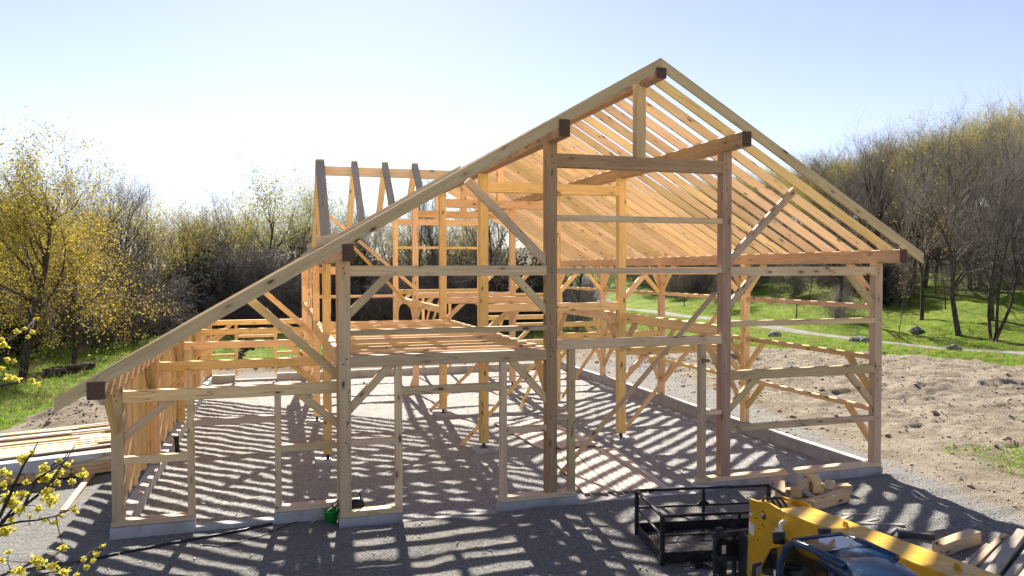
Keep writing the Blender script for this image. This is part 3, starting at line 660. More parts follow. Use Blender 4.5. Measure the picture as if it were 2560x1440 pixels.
block(2010, 1250, .8, .15, .045, R(118), 'weathered', -.15, R(28), 'second grey plank sloping across the offcut heap', 'plank', None, 'leaning_plank')
for i, (px, py, L, a) in enumerate(((2110, 1300, .7, 25), (2140, 1292, .5, -15), (2165, 1310, .6, 10), (2200, 1318, .8, -25), (2230, 1330, .5, 30))):
    block(px, py, L, .09, .03, R(a), 'weathered', None, 0, 'thin scrap lath on the ground beside the yellow boom', 'scrap', 'scrap laths by the boom', 'scrap_lath')
block(2290, 1348, .55, .12, .10, R(-35), 'dark_steel', None, 0, 'black steel bracket lying in the dirt beyond the boom', 'bracket', None, 'steel_bracket')
block(2392, 1372, .85, .2, .2, R(12), 'pine_pale', None, R(2), 'thick pale beam offcut beside the stacked weathered planks')
for i, (a, c, mt, w, h) in enumerate((((2395, 1418), (2470, 1368), 'weathered', .09, .05), ((2412, 1432), (2512, 1350), 'pine_pale', .12, .10), ((2440, 1446), (2530, 1352), 'weathered', .15, .06), ((2468, 1456), (2556, 1346), 'weathered', .19, .14), ((2506, 1466), (2590, 1362), 'weathered', .14, .08), ((2540, 1476), (2625, 1372), 'weathered', .16, .10))):
    p, q = at_z(*a, -.18), at_z(*c, -.18); p.z = gz(p.x, p.y)+h/2; q.z = gz(q.x, q.y)+h/2+.06
    tag(timber('weathered_plank', p, q, w*.8, h*.8, mt, None, ch=.006), 'long weathered plank in the row beyond the yellow boom', 'plank', 'weathered planks in a row')
# ------------------------------------------------------------------ work platform (basket)
bl = Vector((8.17, -1.92, -.205)); wd = Vector((.985, -.165, 0)).normalized(); dp = Vector((-.175, -.985, 0)).normalized(); BW, BD, BH = 2.36, 1.36, .755
wp = thing('work_platform', 'black steel work platform cage standing on the ground before the yellow boom', 'platform', tuple(bl))
def B3(a, b_, z): return bl+wd*a+dp*b_+Vector((0, 0, z))
def tubes(name, segs, r=.022, parent=wp, mat='black_steel', sq=True):
    m = MB()
    for a, c in segs:
        if sq: m.bar(a, c, 2*r, 2*r)
        else: m.tube([a, c], r, 8)
    return m.build(name, mat, parent, bevel=.004)
for a, b_ in ((0, 0), (BW, 0), (BW, BD), (0, BD)): tubes('corner_post', [(B3(a, b_, 0), B3(a, b_, BH))], .028)
tubes('top_rail', [(B3(0, 0, BH), B3(BW, 0, BH)), (B3(0, 0, BH), B3(0, BD, BH)), (B3(BW, 0, BH), B3(BW, BD, BH)), (B3(0, BD, BH), B3(BW, BD, BH))])
tubes('middle_rail', [(B3(0, 0, .46), B3(BW, 0, .46)), (B3(0, 0, .46), B3(0, BD, .46)), (B3(BW, 0, .46), B3(BW, BD, .46)), (B3(0, BD, .46), B3(BW, BD, .46))], .016)
tubes('stanchion', [(B3(BW*.5, 0, 0), B3(BW*.5, 0, BH))], .02); tubes('stanchion', [(B3(BW*.52, BD, 0), B3(BW*.52, BD, BH))], .02)
m = MB()
for c, d_ in ((BW*.5, 0),):
    for s in (-1, 1): m.add([B3(c, d_+.012, .46), B3(c+s*.13, d_+.012, .46), B3(c, d_+.012, .58), B3(c, d_-.012, .46), B3(c+s*.13, d_-.012, .46), B3(c, d_-.012, .58)], [(0, 1, 2), (5, 4, 3), (0, 3, 4, 1), (1, 4, 5, 2), (2, 5, 3, 0)])
m.build('gusset', 'black_steel', wp)
def plate3(name, a, b_, z0, z1, c, d_, t=.006, mat='black_steel', parent=wp):
    m = MB(); m.bar(B3(a, b_, (z0+z1)/2), B3(c, d_, (z0+z1)/2), t, z1-z0); return m.build(name, mat, parent)
plate3('toe_board', 0, 0, .03, .20, BW, 0); plate3('toe_board', 0, BD, .03, .20, BW, BD); plate3('toe_board', 0, 0, .03, .20, 0, BD); plate3('toe_board', BW, 0, .03, .20, BW, BD)
m = MB(); n = 46
for i in range(1, n): a = BW*i/n; m.bar(B3(a, 0, .055), B3(a, BD, .055), .026, .006)
for i in range(1, 24): d_ = BD*i/24; m.bar(B3(0, d_, .058), B3(BW, d_, .058), .026, .006)
m.build('mesh_floor', 'black_steel', wp)
for a in (.55, 1.75): tubes('fork_pocket', [(B3(a, -.0, .0), B3(a, BD+.1, .0))], .06)
m = MB(); m.bar(B3(1.62, BD-.02, .30), B3(1.62, BD-.02, .62), .20, .05); m.build('control_box', 'dark_steel', wp)
# ------------------------------------------------------------------ telehandler
th = thing('telehandler', 'yellow telehandler with dark blue cab parked facing the barn', 'telehandler', (8.4, -8.2, -.34))
BX0, BX1 = 8.72, 9.20                                                       # boom sides
def boom_z(y): return 1.10+(-4.95-y)*.055
m = MB(); yb = -11.2; y0 = -4.95
m.add([(BX0, y0, boom_z(y0)), (BX1, y0, boom_z(y0)), (BX1, yb, boom_z(yb)), (BX0, yb, boom_z(yb)), (BX0, y0, boom_z(y0)-.46), (BX1, y0, boom_z(y0)-.46), (BX1, yb, boom_z(yb)-.46), (BX0, yb, boom_z(yb)-.46)],
      [(0, 1, 2, 3), (7, 6, 5, 4), (0, 4, 5, 1), (1, 5, 6, 2), (2, 6, 7, 3), (3, 7, 4, 0)])
boom = m.build('boom', 'yellow', th, bevel=.02)
m = MB(); m.add([(BX0-.015, yb+.8, boom_z(yb)+.012), (BX1+.015, yb+.8, boom_z(yb)+.012), (BX1+.015, -8.3, boom_z(-8.3)+.012), (BX0-.015, -8.3, boom_z(-8.3)+.012), (BX0-.015, yb+.8, boom_z(yb)-.48), (BX1+.015, yb+.8, boom_z(yb)-.48), (BX1+.015, -8.3, boom_z(-8.3)-.48), (BX0-.015, -8.3, boom_z(-8.3)-.48)], [(0, 1, 2, 3), (7, 6, 5, 4), (0, 4, 5, 1), (1, 5, 6, 2), (2, 6, 7, 3), (3, 7, 4, 0)])
m.build('boom_sleeve', 'yellow', th, bevel=.012)
hp = [(-5.02, 1.115), (-4.80, 1.135), (-4.62, 1.09), (-4.36, 1.07), (-4.34, .55), (-4.30, -.02), (-4.42, -.10), (-4.62, .20), (-4.80, .50), (-5.02, .62)]
for x in (BX0-.02, BX1-.015):
    m = MB(); m.prism(hp, 'x', x, x+.035); hd = m.build('boom_head_plate', 'yellow', th, bevel=.006)
    if x < BX0:
        s = MB(); s.box((x-.004, -4.47, .58), (x-.001, -4.36, .74)); s.box((x-.004, -4.43, .84), (x-.001, -4.36, .88)); s.build('sticker', 'sticker', hd)
        s = MB()
        for yy, zz in ((-4.66, .98), (-4.70, .98), (-4.52, .84), (-4.66, .80), (-4.58, .72), (-4.70, .78), (-4.56, .55)): s.tube([(x-.008, yy, zz), (x+.005, yy, zz)], .010, 8)
        s.build('bolt', 'blackplastic', hd)
m = MB(); m.box((BX0+.02, -4.98, .70), (BX1-.02, -4.40, 1.05)); m.build('boom_nose', 'yellow', th, bevel=.02)
m = MB(); m.tube([(BX0-.05, -4.50, .05), (BX1+.05, -4.50, .05)], .05, 12); m.tube([(BX0-.04, -4.70, .92), (BX1+.04, -4.70, .92)], .04, 12); m.build('pivot_pin', 'dark_steel', th, True)
m = MB()
for t0 in (.0, .08, .16): m.tube([(BX0+.12+t0, -4.78, 1.05), (BX0+.12+t0, -4.66, 1.13), (BX0+.12+t0, -4.50, 1.10), (BX0+.12+t0, -4.36, .92)], .016, 8)
m.build('hydraulic_hose', 'blackplastic', th, True)
for yy in (-5.95, -7.55):
    m = MB(); m.prism([(yy-.05, boom_z(yy)), (yy+.05, boom_z(yy)), (yy+.03, boom_z(yy)+.06), (yy-.03, boom_z(yy)+.06)], 'x', 8.95, 8.97); m.build('lifting_lug', 'yellow', th)
m = MB()
for zz in (.36, .41): m.tube([(BX0-.03, yv, boom_z(yv)-zz) for yv in np.linspace(-5.05, -9.5, 12)], .013, 8)
m.build('hydraulic_pipe', 'dark_steel', th, True)
m = MB(); m.box((BX0-.006, -6.35, boom_z(-6.2)-.27), (BX0-.002, -5.75, boom_z(-6.2)-.17)); m.build('decal_stripe', 'blackplastic', th)
# carriage
m = MB()
m.bar((8.42, -3.86, .40), (9.86, -3.98, .46), .06, .08); m.bar((8.42, -3.86, .06), (9.86, -3.98, .08), .06, .08); m.bar((8.42, -3.86, -.22), (9.86, -3.98, -.22), .07, .10)
for x in (8.44, 8.60, 8.76, 9.20, 9.52, 9.84): m.bar((x, -3.90, -.24), (x, -3.90, .42), .05, .05, (1, 0, 0))
m.build('fork_carriage', 'dark_steel', th, bevel=.006)
m = MB(); m.box((8.48, -3.95, .12), (9.80, -3.92, .34)); m.build('carriage_plate', 'black_steel', th)
for x in (8.55, 9.45):
    m = MB(); m.prism([(-3.86, .5), (-3.80, .5), (-3.80, -.20), (-2.7, -.215), (-2.7, -.235), (-3.86, -.25)], 'x', x-.05, x+.05); m.build('fork', 'dark_steel', th)
m = MB(); m.prism([(-4.45, -.05), (-3.95, -.22), (-3.95, .45), (-4.05, .5), (-4.40, .18)], 'x', 8.80, 8.84); m.prism([(-4.45, -.05), (-3.95, -.22), (-3.95, .45), (-4.05, .5), (-4.40, .18)], 'x', 9.08, 9.12); m.build('quick_hitch', 'dark_steel', th)
m = MB(); m.box((8.52, -3.965, .16), (8.58, -3.955, .28)); m.build('plate_label', 'deck', th)
# chassis, wheels, lift ram
m = MB(); m.box((7.75, -10.6, .10), (9.25, -6.7, .55)); m.box((7.95, -6.75, .02), (9.1, -6.35, .45)); m.build('chassis', 'yellow', th, bevel=.03)
m = MB(); m.box((9.22, -10.3, .2), (9.72, -7.7, .95)); m.build('engine_cover', 'yellow', th, bevel=.06)
def wheel(x, y, r=.46, w=.34, s=-1):
    pr = [(.20, -.5), (.27, -.42), (.36, -.5), (.44, -.46), (.46, -.34), (.46, .34), (.44, .46), (.36, .5), (.27, .42), (.20, .5)]; N = 28
    V = []; Fc = []
    for rr, uu in pr:
        for k in range(N): t = 2*math.pi*k/N; V.append((x+uu*w, y+rr*math.cos(t), -.235+r+rr*math.sin(t)))
    for i in range(len(pr)-1):
        for k in range(N): Fc.append((i*N+k, i*N+(k+1) % N, (i+1)*N+(k+1) % N, (i+1)*N+k))
    m = MB(); m.add(V, Fc)
    for k in range(18):
        t = 2*math.pi*k/18; t2 = t+.16
        m.bar((x-w*.48, y+.462*math.cos(t), -.235+r+.462*math.sin(t)), (x, y+.472*math.cos(t2), -.235+r+.472*math.sin(t2)), .05, .03, (0, math.cos(t), math.sin(t)))
        m.bar((x+w*.48, y+.462*math.cos(t), -.235+r+.462*math.sin(t)), (x, y+.472*math.cos(t2), -.235+r+.472*math.sin(t2)), .05, .03, (0, math.cos(t), math.sin(t)))
    wo = m.build('wheel', 'rubber', th)
    m = MB(); m.tube([(x-w*.3, y, -.235+r), (x+w*.3, y, -.235+r)], .235, 20); m.tube([(x-w*.42, y, -.235+r), (x+w*.42, y, -.235+r)], .09, 12); m.build('rim', 'sticker', wo, bevel=.01)
for x in (7.62, 9.52):
    for y in (-7.0, -9.9): wheel(x, y, .47)
m = MB(); m.tube([(8.96, -7.2, .3), (8.96, -6.3, .62)], .06, 12); m.build('lift_ram', 'dark_steel', th, True)
# cab: curved pillars, sunroof, solid rear roof
CX0, CX1, CY0, CY1, CZ = 7.27, 7.86, -6.93, -8.35, 1.60; CL = .10
def side_profile(inset=0.):
    return [(CY0+.04, .30), (CY0-.0, .95), (CY0-.04, 1.28), (CY0-.13, 1.48), (CY0-.26, 1.575), (CY0-.50, 1.60), (CY0-.95, 1.60), (CY0-1.22, 1.565), (CY0-1.40, 1.46), (CY0-1.49, 1.26), (CY0-1.52, .80), (CY0-1.52, .30)]
prof = side_profile()
m = MB()
for x in (CX0, CX1):
    m.tube([(x, a, c) for a, c in prof[:7]], .038, 10)
for x in (CX0+.01, CX1-.01): m.bar((x, CY0-.80, .3), (x, CY0-.82, 1.56), .05, .07, (0, 1, 0)); m.bar((x, CY0+.04, .62), (x, CY0-1.5, .62), .04, .05)
m.bar((CX0, CY0-.24, 1.585), (CX1, CY0-.24, 1.585), .05, .04); m.bar((CX0, CY0, .85), (CX1, CY0, .85), .04, .05)
m.bar((CX0, CY0-.64, 1.605), (CX1, CY0-.64, 1.605), .045, .03)
m.build('cab_frame', 'navy', th, True)
V = []; Fc = []; rp2 = prof[5:]; rp2 = [(CY0-.64, 1.608)]+prof[6:]
xs = [(CX0-.03, -.10), (CX0-.02, -.035), (CX0+.04, 0), (CX0+.2, .012), (CX1-.2, .012), (CX1-.04, 0), (CX1+.02, -.035), (CX1+.03, -.10)]
for a, c in rp2:
    for x, dzz in xs: V.append((x, a, c+dzz*(1 if c > 1.2 else 0)))
nn_ = len(xs)
for i in range(len(rp2)-1):
    for j in range(nn_-1): q = i*nn_+j; Fc.append((q, q+1, q+nn_+1, q+nn_))
m = MB(); m.add(V, Fc); o = m.build('cab_roof', 'navy', th, True); sm = o.modifiers.new('t', 'SOLIDIFY'); sm.thickness = .02; sm.offset = -1
m = MB(); m.add([(CX0+.03, CY0-.25, 1.588), (CX1-.03, CY0-.25, 1.588), (CX1-.03, CY0-.63, 1.612), (CX0+.03, CY0-.63, 1.612)], [(0, 1, 2, 3)]); o = m.build('sunroof_glass', 'glass', th); sm = o.modifiers.new('t', 'SOLIDIFY'); sm.thickness = .006
m = MB(); m.add([(CX0+.03, CY0+.01, .87), (CX1-.03, CY0+.01, .87), (CX1-.03, CY0-.12, 1.48), (CX0+.03, CY0-.12, 1.48)], [(0, 1, 2, 3)]); o = m.build('windscreen', 'glass', th); sm = o.modifiers.new('t', 'SOLIDIFY'); sm.thickness = .006
m = MB(); m.prism([(CY0-.90, .66), (CY0-.90, 1.42), (CY0-1.20, 1.38), (CY0-1.40, 1.2), (CY0-1.44, .66)], 'x', CX0-.004, CX0+.004); m.build('rear_side_glass', 'glass', th)
m = MB(); m.box((CX0+.1, CY0-1.25, .35), (CX1-.1, CY0-.75, .62)); m.box((CX0+.1, CY0-1.32, .55), (CX1-.1, CY0-1.18, 1.12)); m.build('seat', 'blackplastic', th, bevel=.04)
m = MB(); m.tube([(7.74+.17*math.cos(t), CY0-.45+.17*math.sin(t)*.8, .80+.17*math.sin(t)*.6) for t in np.linspace(0, 6.2832, 21)], .014, 8, False); m.tube([(7.74, CY0-.45, .80), (7.74, CY0-.2, .45)], .025, 8); m.build('steering_wheel', 'blackplastic', th, True)
m = MB(); m.box((CX0-.035, CY0-.02, .98), (CX0-.03, CY0+.02, 1.2)); m.build('pillar_sticker', 'sticker', th)
# mirror and work lights
m = MB(); m.tube([(CX0-.02, CY0+.0, 1.1), (CX0-.12, CY0+.14, 1.12)], .012, 8); m.build('mirror_arm', 'yellow', th, True)
m = MB(); m.box((-.075, -.02, -.15), (.075, .02, .15)); mi = m.build('mirror', 'blackplastic', th, bevel=.018, mw=Matrix.Translation((CX0-.13, CY0+.17, 1.08)) @ Matrix.Rotation(R(25), 4, 'Z'))
m = MB(); m.box((-.055, -.026, -.12), (.055, -.021, .12)); m.build('mirror_glass', 'galv', mi, mw=None)
for x, y in ((CX0+.04, CY0+.03), (CX1-.02, CY0-.02)):
    m = MB(); m.tube([(x, y, 1.46), (x, y+.02, 1.57)], [.06, .07], 14); m.build('work_light', 'blackplastic', th, True)
m = MB(); m.tube([(8.64, -5.22+.085*math.cos(t), .93+.085*math.sin(t)) for t in np.linspace(-1.6, 1.4, 12)], .026, 8); m.tube([(8.64, -5.12, .83), (8.66, -5.02, .86)], .024, 8); m.build('hose_clamp', 'sticker', th, True)
# ------------------------------------------------------------------ vegetation
def grow(seed, H, r0, base, nl, spread, up, lv=3, bushy=1., multi=1, droop=0.):
    """segments: (p0, p1, r0, r1, level)"""
    rs = np.random.RandomState(seed); seg = []; tips = []
    def branch(p, d, L, r, lev, n):
        pts = [p]; dirs = []
        for i in range(n):
            d = d+rs.normal(0, .10+.07*lev, 3)+np.array([0, 0, (up if lev else .08)*(.22 if lev else .5)-droop*lev*.05]); d = d/np.linalg.norm(d)
            q = p+d*(L/n); ra = r*(1-.80*i/n); rb = r*(1-.80*(i+1)/n); seg.append((p, q, ra, rb, lev)); p = q; pts.append(p); dirs.append(d)
            if lev >= lv-1: tips.append(q)
        return pts, dirs
    def sub(pts, dirs, L, r, lev):
        if lev > lv: return
        cnt = int((0, nl, 6, 6, 4)[lev]*bushy) if lev > 1 else nl
        n = len(dirs)
        for k in range(cnt):
            t = (base+(1-base)*(k+rs.rand())/cnt) if lev == 1 else .2+.8*(k+rs.rand())/cnt
            i = min(n-1, int(t*n)); f = t*n-i; p = pts[i]+(pts[i+1]-pts[i])*f; d0 = dirs[i]
            a = rs.rand()*6.283; perp = np.cross(d0, [math.cos(a), math.sin(a), .3]); perp /= np.linalg.norm(perp)
            sp = spread*(1.15-.5*t if lev == 1 else 1.)*(.8+.4*rs.rand()); d = d0*(1-.45*sp)+perp*sp; d /= np.linalg.norm(d)
            l2 = L*(.62-.25*t if lev == 1 else .55)*(.7+.6*rs.rand()); rr = r*(1-.75*t)*(.55 if lev == 1 else .6)
            rr = max(rr, .010)
            a2, b2 = branch(p, d, l2, rr, lev, (0, 5, 3, 2, 2)[lev]); sub(a2, b2, l2, rr, lev+1)
    for mlt in range(multi):
        d = np.array([0, 0, 1.])+(rs.normal(0, .22, 3)*[1, 1, 0] if multi > 1 else rs.normal(0, .03, 3)); d /= np.linalg.norm(d)
        hh = H*(1 if mlt == 0 else rs.uniform(.75, .95)); p0 = np.array([rs.normal(0, .12), rs.normal(0, .12), -.35]) if multi > 1 else np.array([0, 0, -.35])
        a, b_ = branch(p0, d, hh, r0*(1 if multi == 1 else .75), 0, 9); sub(a, b_, hh, r0*(1 if multi == 1 else .75), 1)
    return seg, np.array(tips)
def seg_mesh(name, seg, sides, mat):
    V = []; Q = []
    p0 = np.array([s[0] for s in seg]); p1 = np.array([s[1] for s in seg]); r0 = np.array([s[2] for s in seg]); r1 = np.array([s[3] for s in seg])
    d = p1-p0; d /= np.linalg.norm(d, axis=1)[:, None]+1e-9; u = np.where(np.abs(d[:, 2:3]) < .9, [[0, 0, 1.]], [[1., 0, 0]]); a = np.cross(d, u); a /= np.linalg.norm(a, axis=1)[:, None]; b_ = np.cross(a, d)
    rings = []
    for p, r in ((p0, r0), (p1, r1)):
        for k in range(sides): t = 2*math.pi*k/sides; rings.append(p+a*(math.cos(t)*r)[:, None]+b_*(math.sin(t)*r)[:, None])
    V = np.stack(rings, 1).reshape(-1, 3); n = len(seg); o = (np.arange(n)*2*sides)[:, None]
    Q = np.concatenate([o+np.array([[k, (k+1) % sides, sides+(k+1) % sides, sides+k]]) for k in range(sides)], 0)
    return V, Q
def leaf_quads(tips, n, size, seed, jit=.28, zmin=0.):
    rs = np.random.RandomState(seed); c = tips[rs.randint(0, len(tips), n)]+rs.normal(0, jit, (n, 3)); c = c[c[:, 2] > zmin]; n = len(c)
    a = rs.normal(0, 1, (n, 3)); a /= np.linalg.norm(a, axis=1)[:, None]; b_ = np.cross(a, rs.normal(0, 1, (n, 3))); b_ /= np.linalg.norm(b_, axis=1)[:, None]
    s = size*(.6+.8*rs.rand(n))[:, None]; V = np.stack([c-a*s, c+b_*s*.55, c+a*s, c-b_*s*.55], 1).reshape(-1, 3)
    return V, np.arange(n*4).reshape(n, 4)
def tree_proto(seed, H, r0, base, nl, spread, up, leaf=None, nleaf=0, lsize=.12, bushy=1., multi=1, lv=3, jit=.28, tw='twig', droop=0.):
    seg, tips = grow(seed, H, r0, base, nl, spread, up, lv, bushy, multi, droop)
    V, Q = seg_mesh('trunk', [s for s in seg if s[4] < 2], 6, 'bark'); tm = npmesh('trunk', V, Q, 'bark', True)
    tw_ = [s for s in seg if s[4] >= 2]; V, Q = seg_mesh('crown', tw_, 3, tw); ix = np.zeros(len(Q), int); mats = [tw]
    if leaf and nleaf:
        V2, Q2 = leaf_quads(tips, nleaf, lsize, seed+1, jit, H*base*.4); Q2 = Q2+len(V); V = np.concatenate([V, V2]); Q = np.concatenate([Q, Q2]); ix = np.concatenate([ix, np.ones(len(Q2), int)]); mats = [tw, leaf]
    cm = npmesh('crown', V, Q, mats, False, ix); return tm, cm
PR = {}
PR['gold'] = [tree_proto(11, 9.6, .24, .24, 17, .95, .35, 'leaf_yellow', 17000, .062, 1.4, 1, jit=.24), tree_proto(12, 8.5, .21, .20, 15, .95, .3, 'leaf_yellow', 15500, .062, 1.4, 1, jit=.24)]
PR['bare'] = [tree_proto(21, 12, .27, .34, 12, .62, .75, None, 0, bushy=1.35), tree_proto(22, 12, .24, .42, 11, .55, .85, None, 0, bushy=1.4), tree_proto(23, 12, .26, .28, 13, .72, .6, 'leaf_green', 420, .09, 1.35), tree_proto(24, 12, .20, .36, 11, .6, .8, None, 0, bushy=1.4, multi=3)]
PR['bud'] = [tree_proto(31, 12, .25, .30, 13, .75, .55, 'leaf_green', 5200, .08, 1.4, jit=.28), tree_proto(32, 12, .24, .34, 12, .7, .6, 'leaf_rust', 4200, .08, 1.4, jit=.28), tree_proto(33, 11, .23, .26, 13, .8, .5, 'leaf_green', 9000, .08, 1.4, jit=.30)]
PR['shrub'] = [tree_proto(41, 3.6, .05, .10, 10, .95, .2, None, 0, bushy=1.3, multi=5, lv=3), tree_proto(42, 3.0, .04, .08, 10, .9, .2, 'leaf_green', 500, .06, 1.2, multi=5), tree_proto(43, 3.2, .05, .08, 9, .95, .25, 'evergreen', 4200, .10, 1.2, multi=4, jit=.22)]
PR['thin'] = [tree_proto(51, 8.5, .075, .45, 8, .5, .8, None, 0, bushy=.8), tree_proto(52, 7.0, .06, .4, 8, .5, .8, 'leaf_rust', 240, .09, bushy=.8)]
LABEL = {'gold': ('golden leafed tree at the edge of the meadow left of the barn', 'golden trees left of the barn'),
         'bare': ('tall bare tree in the woods around the site', 'bare woodland trees'), 'bud': ('tree with thin yellow green spring leaves in the woods around the site', 'budding woodland trees'),
         'shrub': ('tangled low shrub at the foot of the woods', 'shrubs under the woods'), 'thin': ('thin young bare tree standing on the grass at the wood edge', 'young trees at the wood edge')}
LABEL2 = {'bare': ('tall bare tree in the hillside wood right of the barn', 'bare hillside trees'), 'bud': ('yellow budding tree in the hillside wood right of the barn', 'budding hillside trees'), 'shrub': ('low shrub on the hillside right of the barn', 'hillside shrubs'), 'thin': ('thin young bare tree on the grass below the hillside wood', 'young trees below the hillside wood')}
LOOK = {('bare', 0): 'bare spreading tree', ('bare', 1): 'tall slim bare tree', ('bare', 2): 'nearly bare tree with a few green leaves', ('bare', 3): 'bare tree with several stems', ('bud', 0): 'budding yellow green tree', ('bud', 1): 'budding rust coloured tree', ('bud', 2): 'fuller leafed yellow green tree', ('shrub', 0): 'tangled bare shrub', ('shrub', 1): 'thinly leafed green shrub', ('shrub', 2): 'dark dense leafy shrub', ('thin', 0): 'thin leafless sapling', ('thin', 1): 'thin sapling with rusty buds'}
NM = dict(gold='golden_tree', bare='bare_tree', bud='budding_tree', shrub='shrub', thin='young_tree')
tr = random.Random(99); NT_ = {}
def plant(kind, x, y, s=1., v=None, label=None, group=None):
    if roadd(np.array([x]), np.array([y]))[0] < 2.6: return
    if v is None: v = tr.randrange(len(PR[kind]))
    tm, cm = PR[kind][v]
    lab = (LABEL2 if x > 36 and kind in LABEL2 else LABEL)[kind]; w = LOOK.get((kind, v))
    if w: lab = (w+lab[0][lab[0].index(' in the' if kind in ('bare', 'bud') else ' at the' if ' at the' in lab[0] else ' on the'):], lab[1]+', '+w)
    o = bpy.data.objects.new(NM[kind], None); C.objects.link(o); o.location = (x, y, gz(x, y)); o.rotation_euler = (0, 0, tr.uniform(0, 6.28)); k = s*tr.uniform(.93, 1.07)*{'gold': .66, 'bare': .74, 'bud': .74, 'thin': .85, 'shrub': 1.}[kind]; o.scale = (k*tr.uniform(.9, 1.1), k*tr.uniform(.9, 1.1), k)
    tag(o, label or lab[0], 'shrub' if kind == 'shrub' else 'tree', group or (None if label else lab[1]))
    for nm, me in (('trunk', tm), ('crown', cm)):
        c = bpy.data.objects.new(nm, me); C.objects.link(c); c.parent = o
    NT_[kind] = NT_.get(kind, 0)+1; return o
def pp(px, depth): d = ray(px, 690); h = np.hypot(d[0], d[1]); p = CAM+d*depth; return p[0], p[1]
# left: golden trees of the meadow edge
plant('gold', *pp(48, 31), 1.26, 0, 'tallest golden leafed tree on the meadow left of the barn', None)
plant('gold', *pp(180, 37), 1.02, 1, 'rounded golden tree right of the tallest one on the left meadow', None)
plant('gold', *pp(-120, 33), 1.0, 1); plant('gold', *pp(95, 43), 1.0, 0); plant('gold', *pp(-20, 40), 1.05, 1)
plant('shrub', *pp(10, 38), 1.2, 2); plant('shrub', *pp(130, 42), 1.1, 0); plant('shrub', *pp(60, 44), 1.2, 0); plant('shrub', *pp(200, 45), 1.2, 0)
plant('shrub', *pp(345, 47), 1.45, 0, 'wide dark bare thicket on the meadow beyond the left rafter', None)
for px, d, s in ((300, 50, 1.0), (390, 50, 1.1), (440, 52, .8), (480, 54, .9), (250, 44, .8), (540, 56, 1.), (600, 55, .9), (660, 58, 1.)): plant('shrub', *pp(px, d), s, 0 if tr.random() < .7 else 2)
for px, d, s, kd, v in ((210, 58, .93, 'bare', 1), (265, 60, 1.0, 'bare', 3), (300, 57, 1.0, 'bare', 0), (340, 62, .95, 'bare', 1), (370, 60, .75, 'bud', 2), (405, 66, .72, 'bud', 0), (440, 72, .75, 'bare', 0), (470, 66, .80, 'bare', 2), (500, 74, .82, 'bud', 1), (540, 72, .83, 'bare', 0), (590, 78, 1.0, 'bare', 1), (630, 76, .95, 'bud', 0), (690, 66, 1.08, 'bud', 2), (735, 68, 1.0, 'bud', 0), (790, 74, .95, 'bare', 1), (850, 72, .9, 'bare', 2), (880, 78, .95, 'bare', 3), (930, 70, .8, 'bare', 0), (985, 74, .85, 'bare', 2), (1040, 66, .85, 'bud', 0), (1085, 58, 1.0, 'bare', 3), (1150, 70, .9, 'bud', 2), (1225, 56, .95, 'bare', 2), (1255, 64, .9, 'bare', 0), (1310, 66, .85, 'bud', 0), (1390, 72, .8, 'bare', 2), (1440, 60, .8, 'bare', 0), (1510, 80, .8, 'bud', 0), (1560, 95, .9, 'bare', 3)):
    plant(kd, *pp(px, d), s, v)
for i in range(74):
    px = tr.uniform(-120, 1250); d = tr.uniform(64, 118) if px < 800 else tr.uniform(78, 130); plant('bare' if tr.random() < .74 else 'bud', *pp(px, d), tr.uniform(.70, 1.0))
for i in range(60):
    px = tr.uniform(150, 1500); d = tr.uniform(54, 84); plant('shrub', *pp(px, d), tr.uniform(.8, 1.4), 2 if tr.random() < .2 else 0)
for i in range(50):
    px = tr.uniform(430, 1340); d = tr.uniform(55, 66); plant('shrub', *pp(px, d), tr.uniform(1.0, 1.6), 2 if i % 4 == 0 else 0)
# right: the hillside wood
for px, d, s, kd, v in ((2485, 47, .92, 'bare', 3), (2400, 50, .95, 'bare', 0), (2415, 46, .8, 'thin', 0), (2305, 56, .95, 'bare', 1), (2090, 60, 1., 'bare', 0), (1990, 62, .9, 'thin', 0), (2340, 66, 1.0, 'bare', 2), (2550, 58, 1.0, 'bare', 1), (2250, 52, .6, 'thin', 1), (2180, 60, .9, 'thin', 0), (2450, 60, 1., 'bare', 1)):
    plant(kd, *pp(px, d), s, v)
cnt = 0
for i in range(1400):
    if cnt >= 255: break
    x = tr.uniform(47, 132); px = tr.uniform(1420, 2660); d0 = ray(px, 690); t = (x-CAM[0])/d0[0]; y_ = CAM[1]+d0[1]*t
    if y_ < -10 or y_ > 260 or t > 300: continue
    if tr.random() > .30+.7*(x-47)/60: continue
    top = x > 84
    kd = 'bud' if tr.random() < (.86 if top else .34 if x > 64 else .10) else 'bare'; plant(kd, x, y_, tr.uniform(.80, 1.12), 2 if kd == 'bud' and tr.random() < .65 else None); cnt += 1
for i in range(44):
    x = tr.uniform(50, 58); px = tr.uniform(1480, 2200); d0 = ray(px, 690); t = (x-CAM[0])/d0[0]; plant('shrub', x, CAM[1]+d0[1]*t, tr.uniform(.7, 1.2), 0 if tr.random() < .85 else 2)
for i in range(70):
    px = tr.uniform(1500, 2640); d = tr.uniform(56, 110); x, y_ = pp(px, d)
    if x > 44: plant('shrub', x, y_, tr.uniform(.6, 1.15), 0) if tr.random() < .5 else plant('thin', x, y_, tr.uniform(.6, 1.15))
for i in range(26):
    px = tr.uniform(2150, 2640); d = tr.uniform(60, 84); x, y_ = pp(px, d)
    if x > 50: plant('shrub', x, y_, tr.uniform(.6, 1.0), 0 if tr.random() < .7 else 1)
# yellow crowned trees that stand out on the hill
for px, d, s in ((2335, 92, .95), (2540, 88, 1.1), (2590, 80, 1.1), (2230, 118, 1.2), (2440, 112, 1.2), (2120, 130, 1.2)): plant('gold', *pp(px, d), s, None, 'bright yellow crowned tree in the hillside wood', 'bright yellow hillside trees')
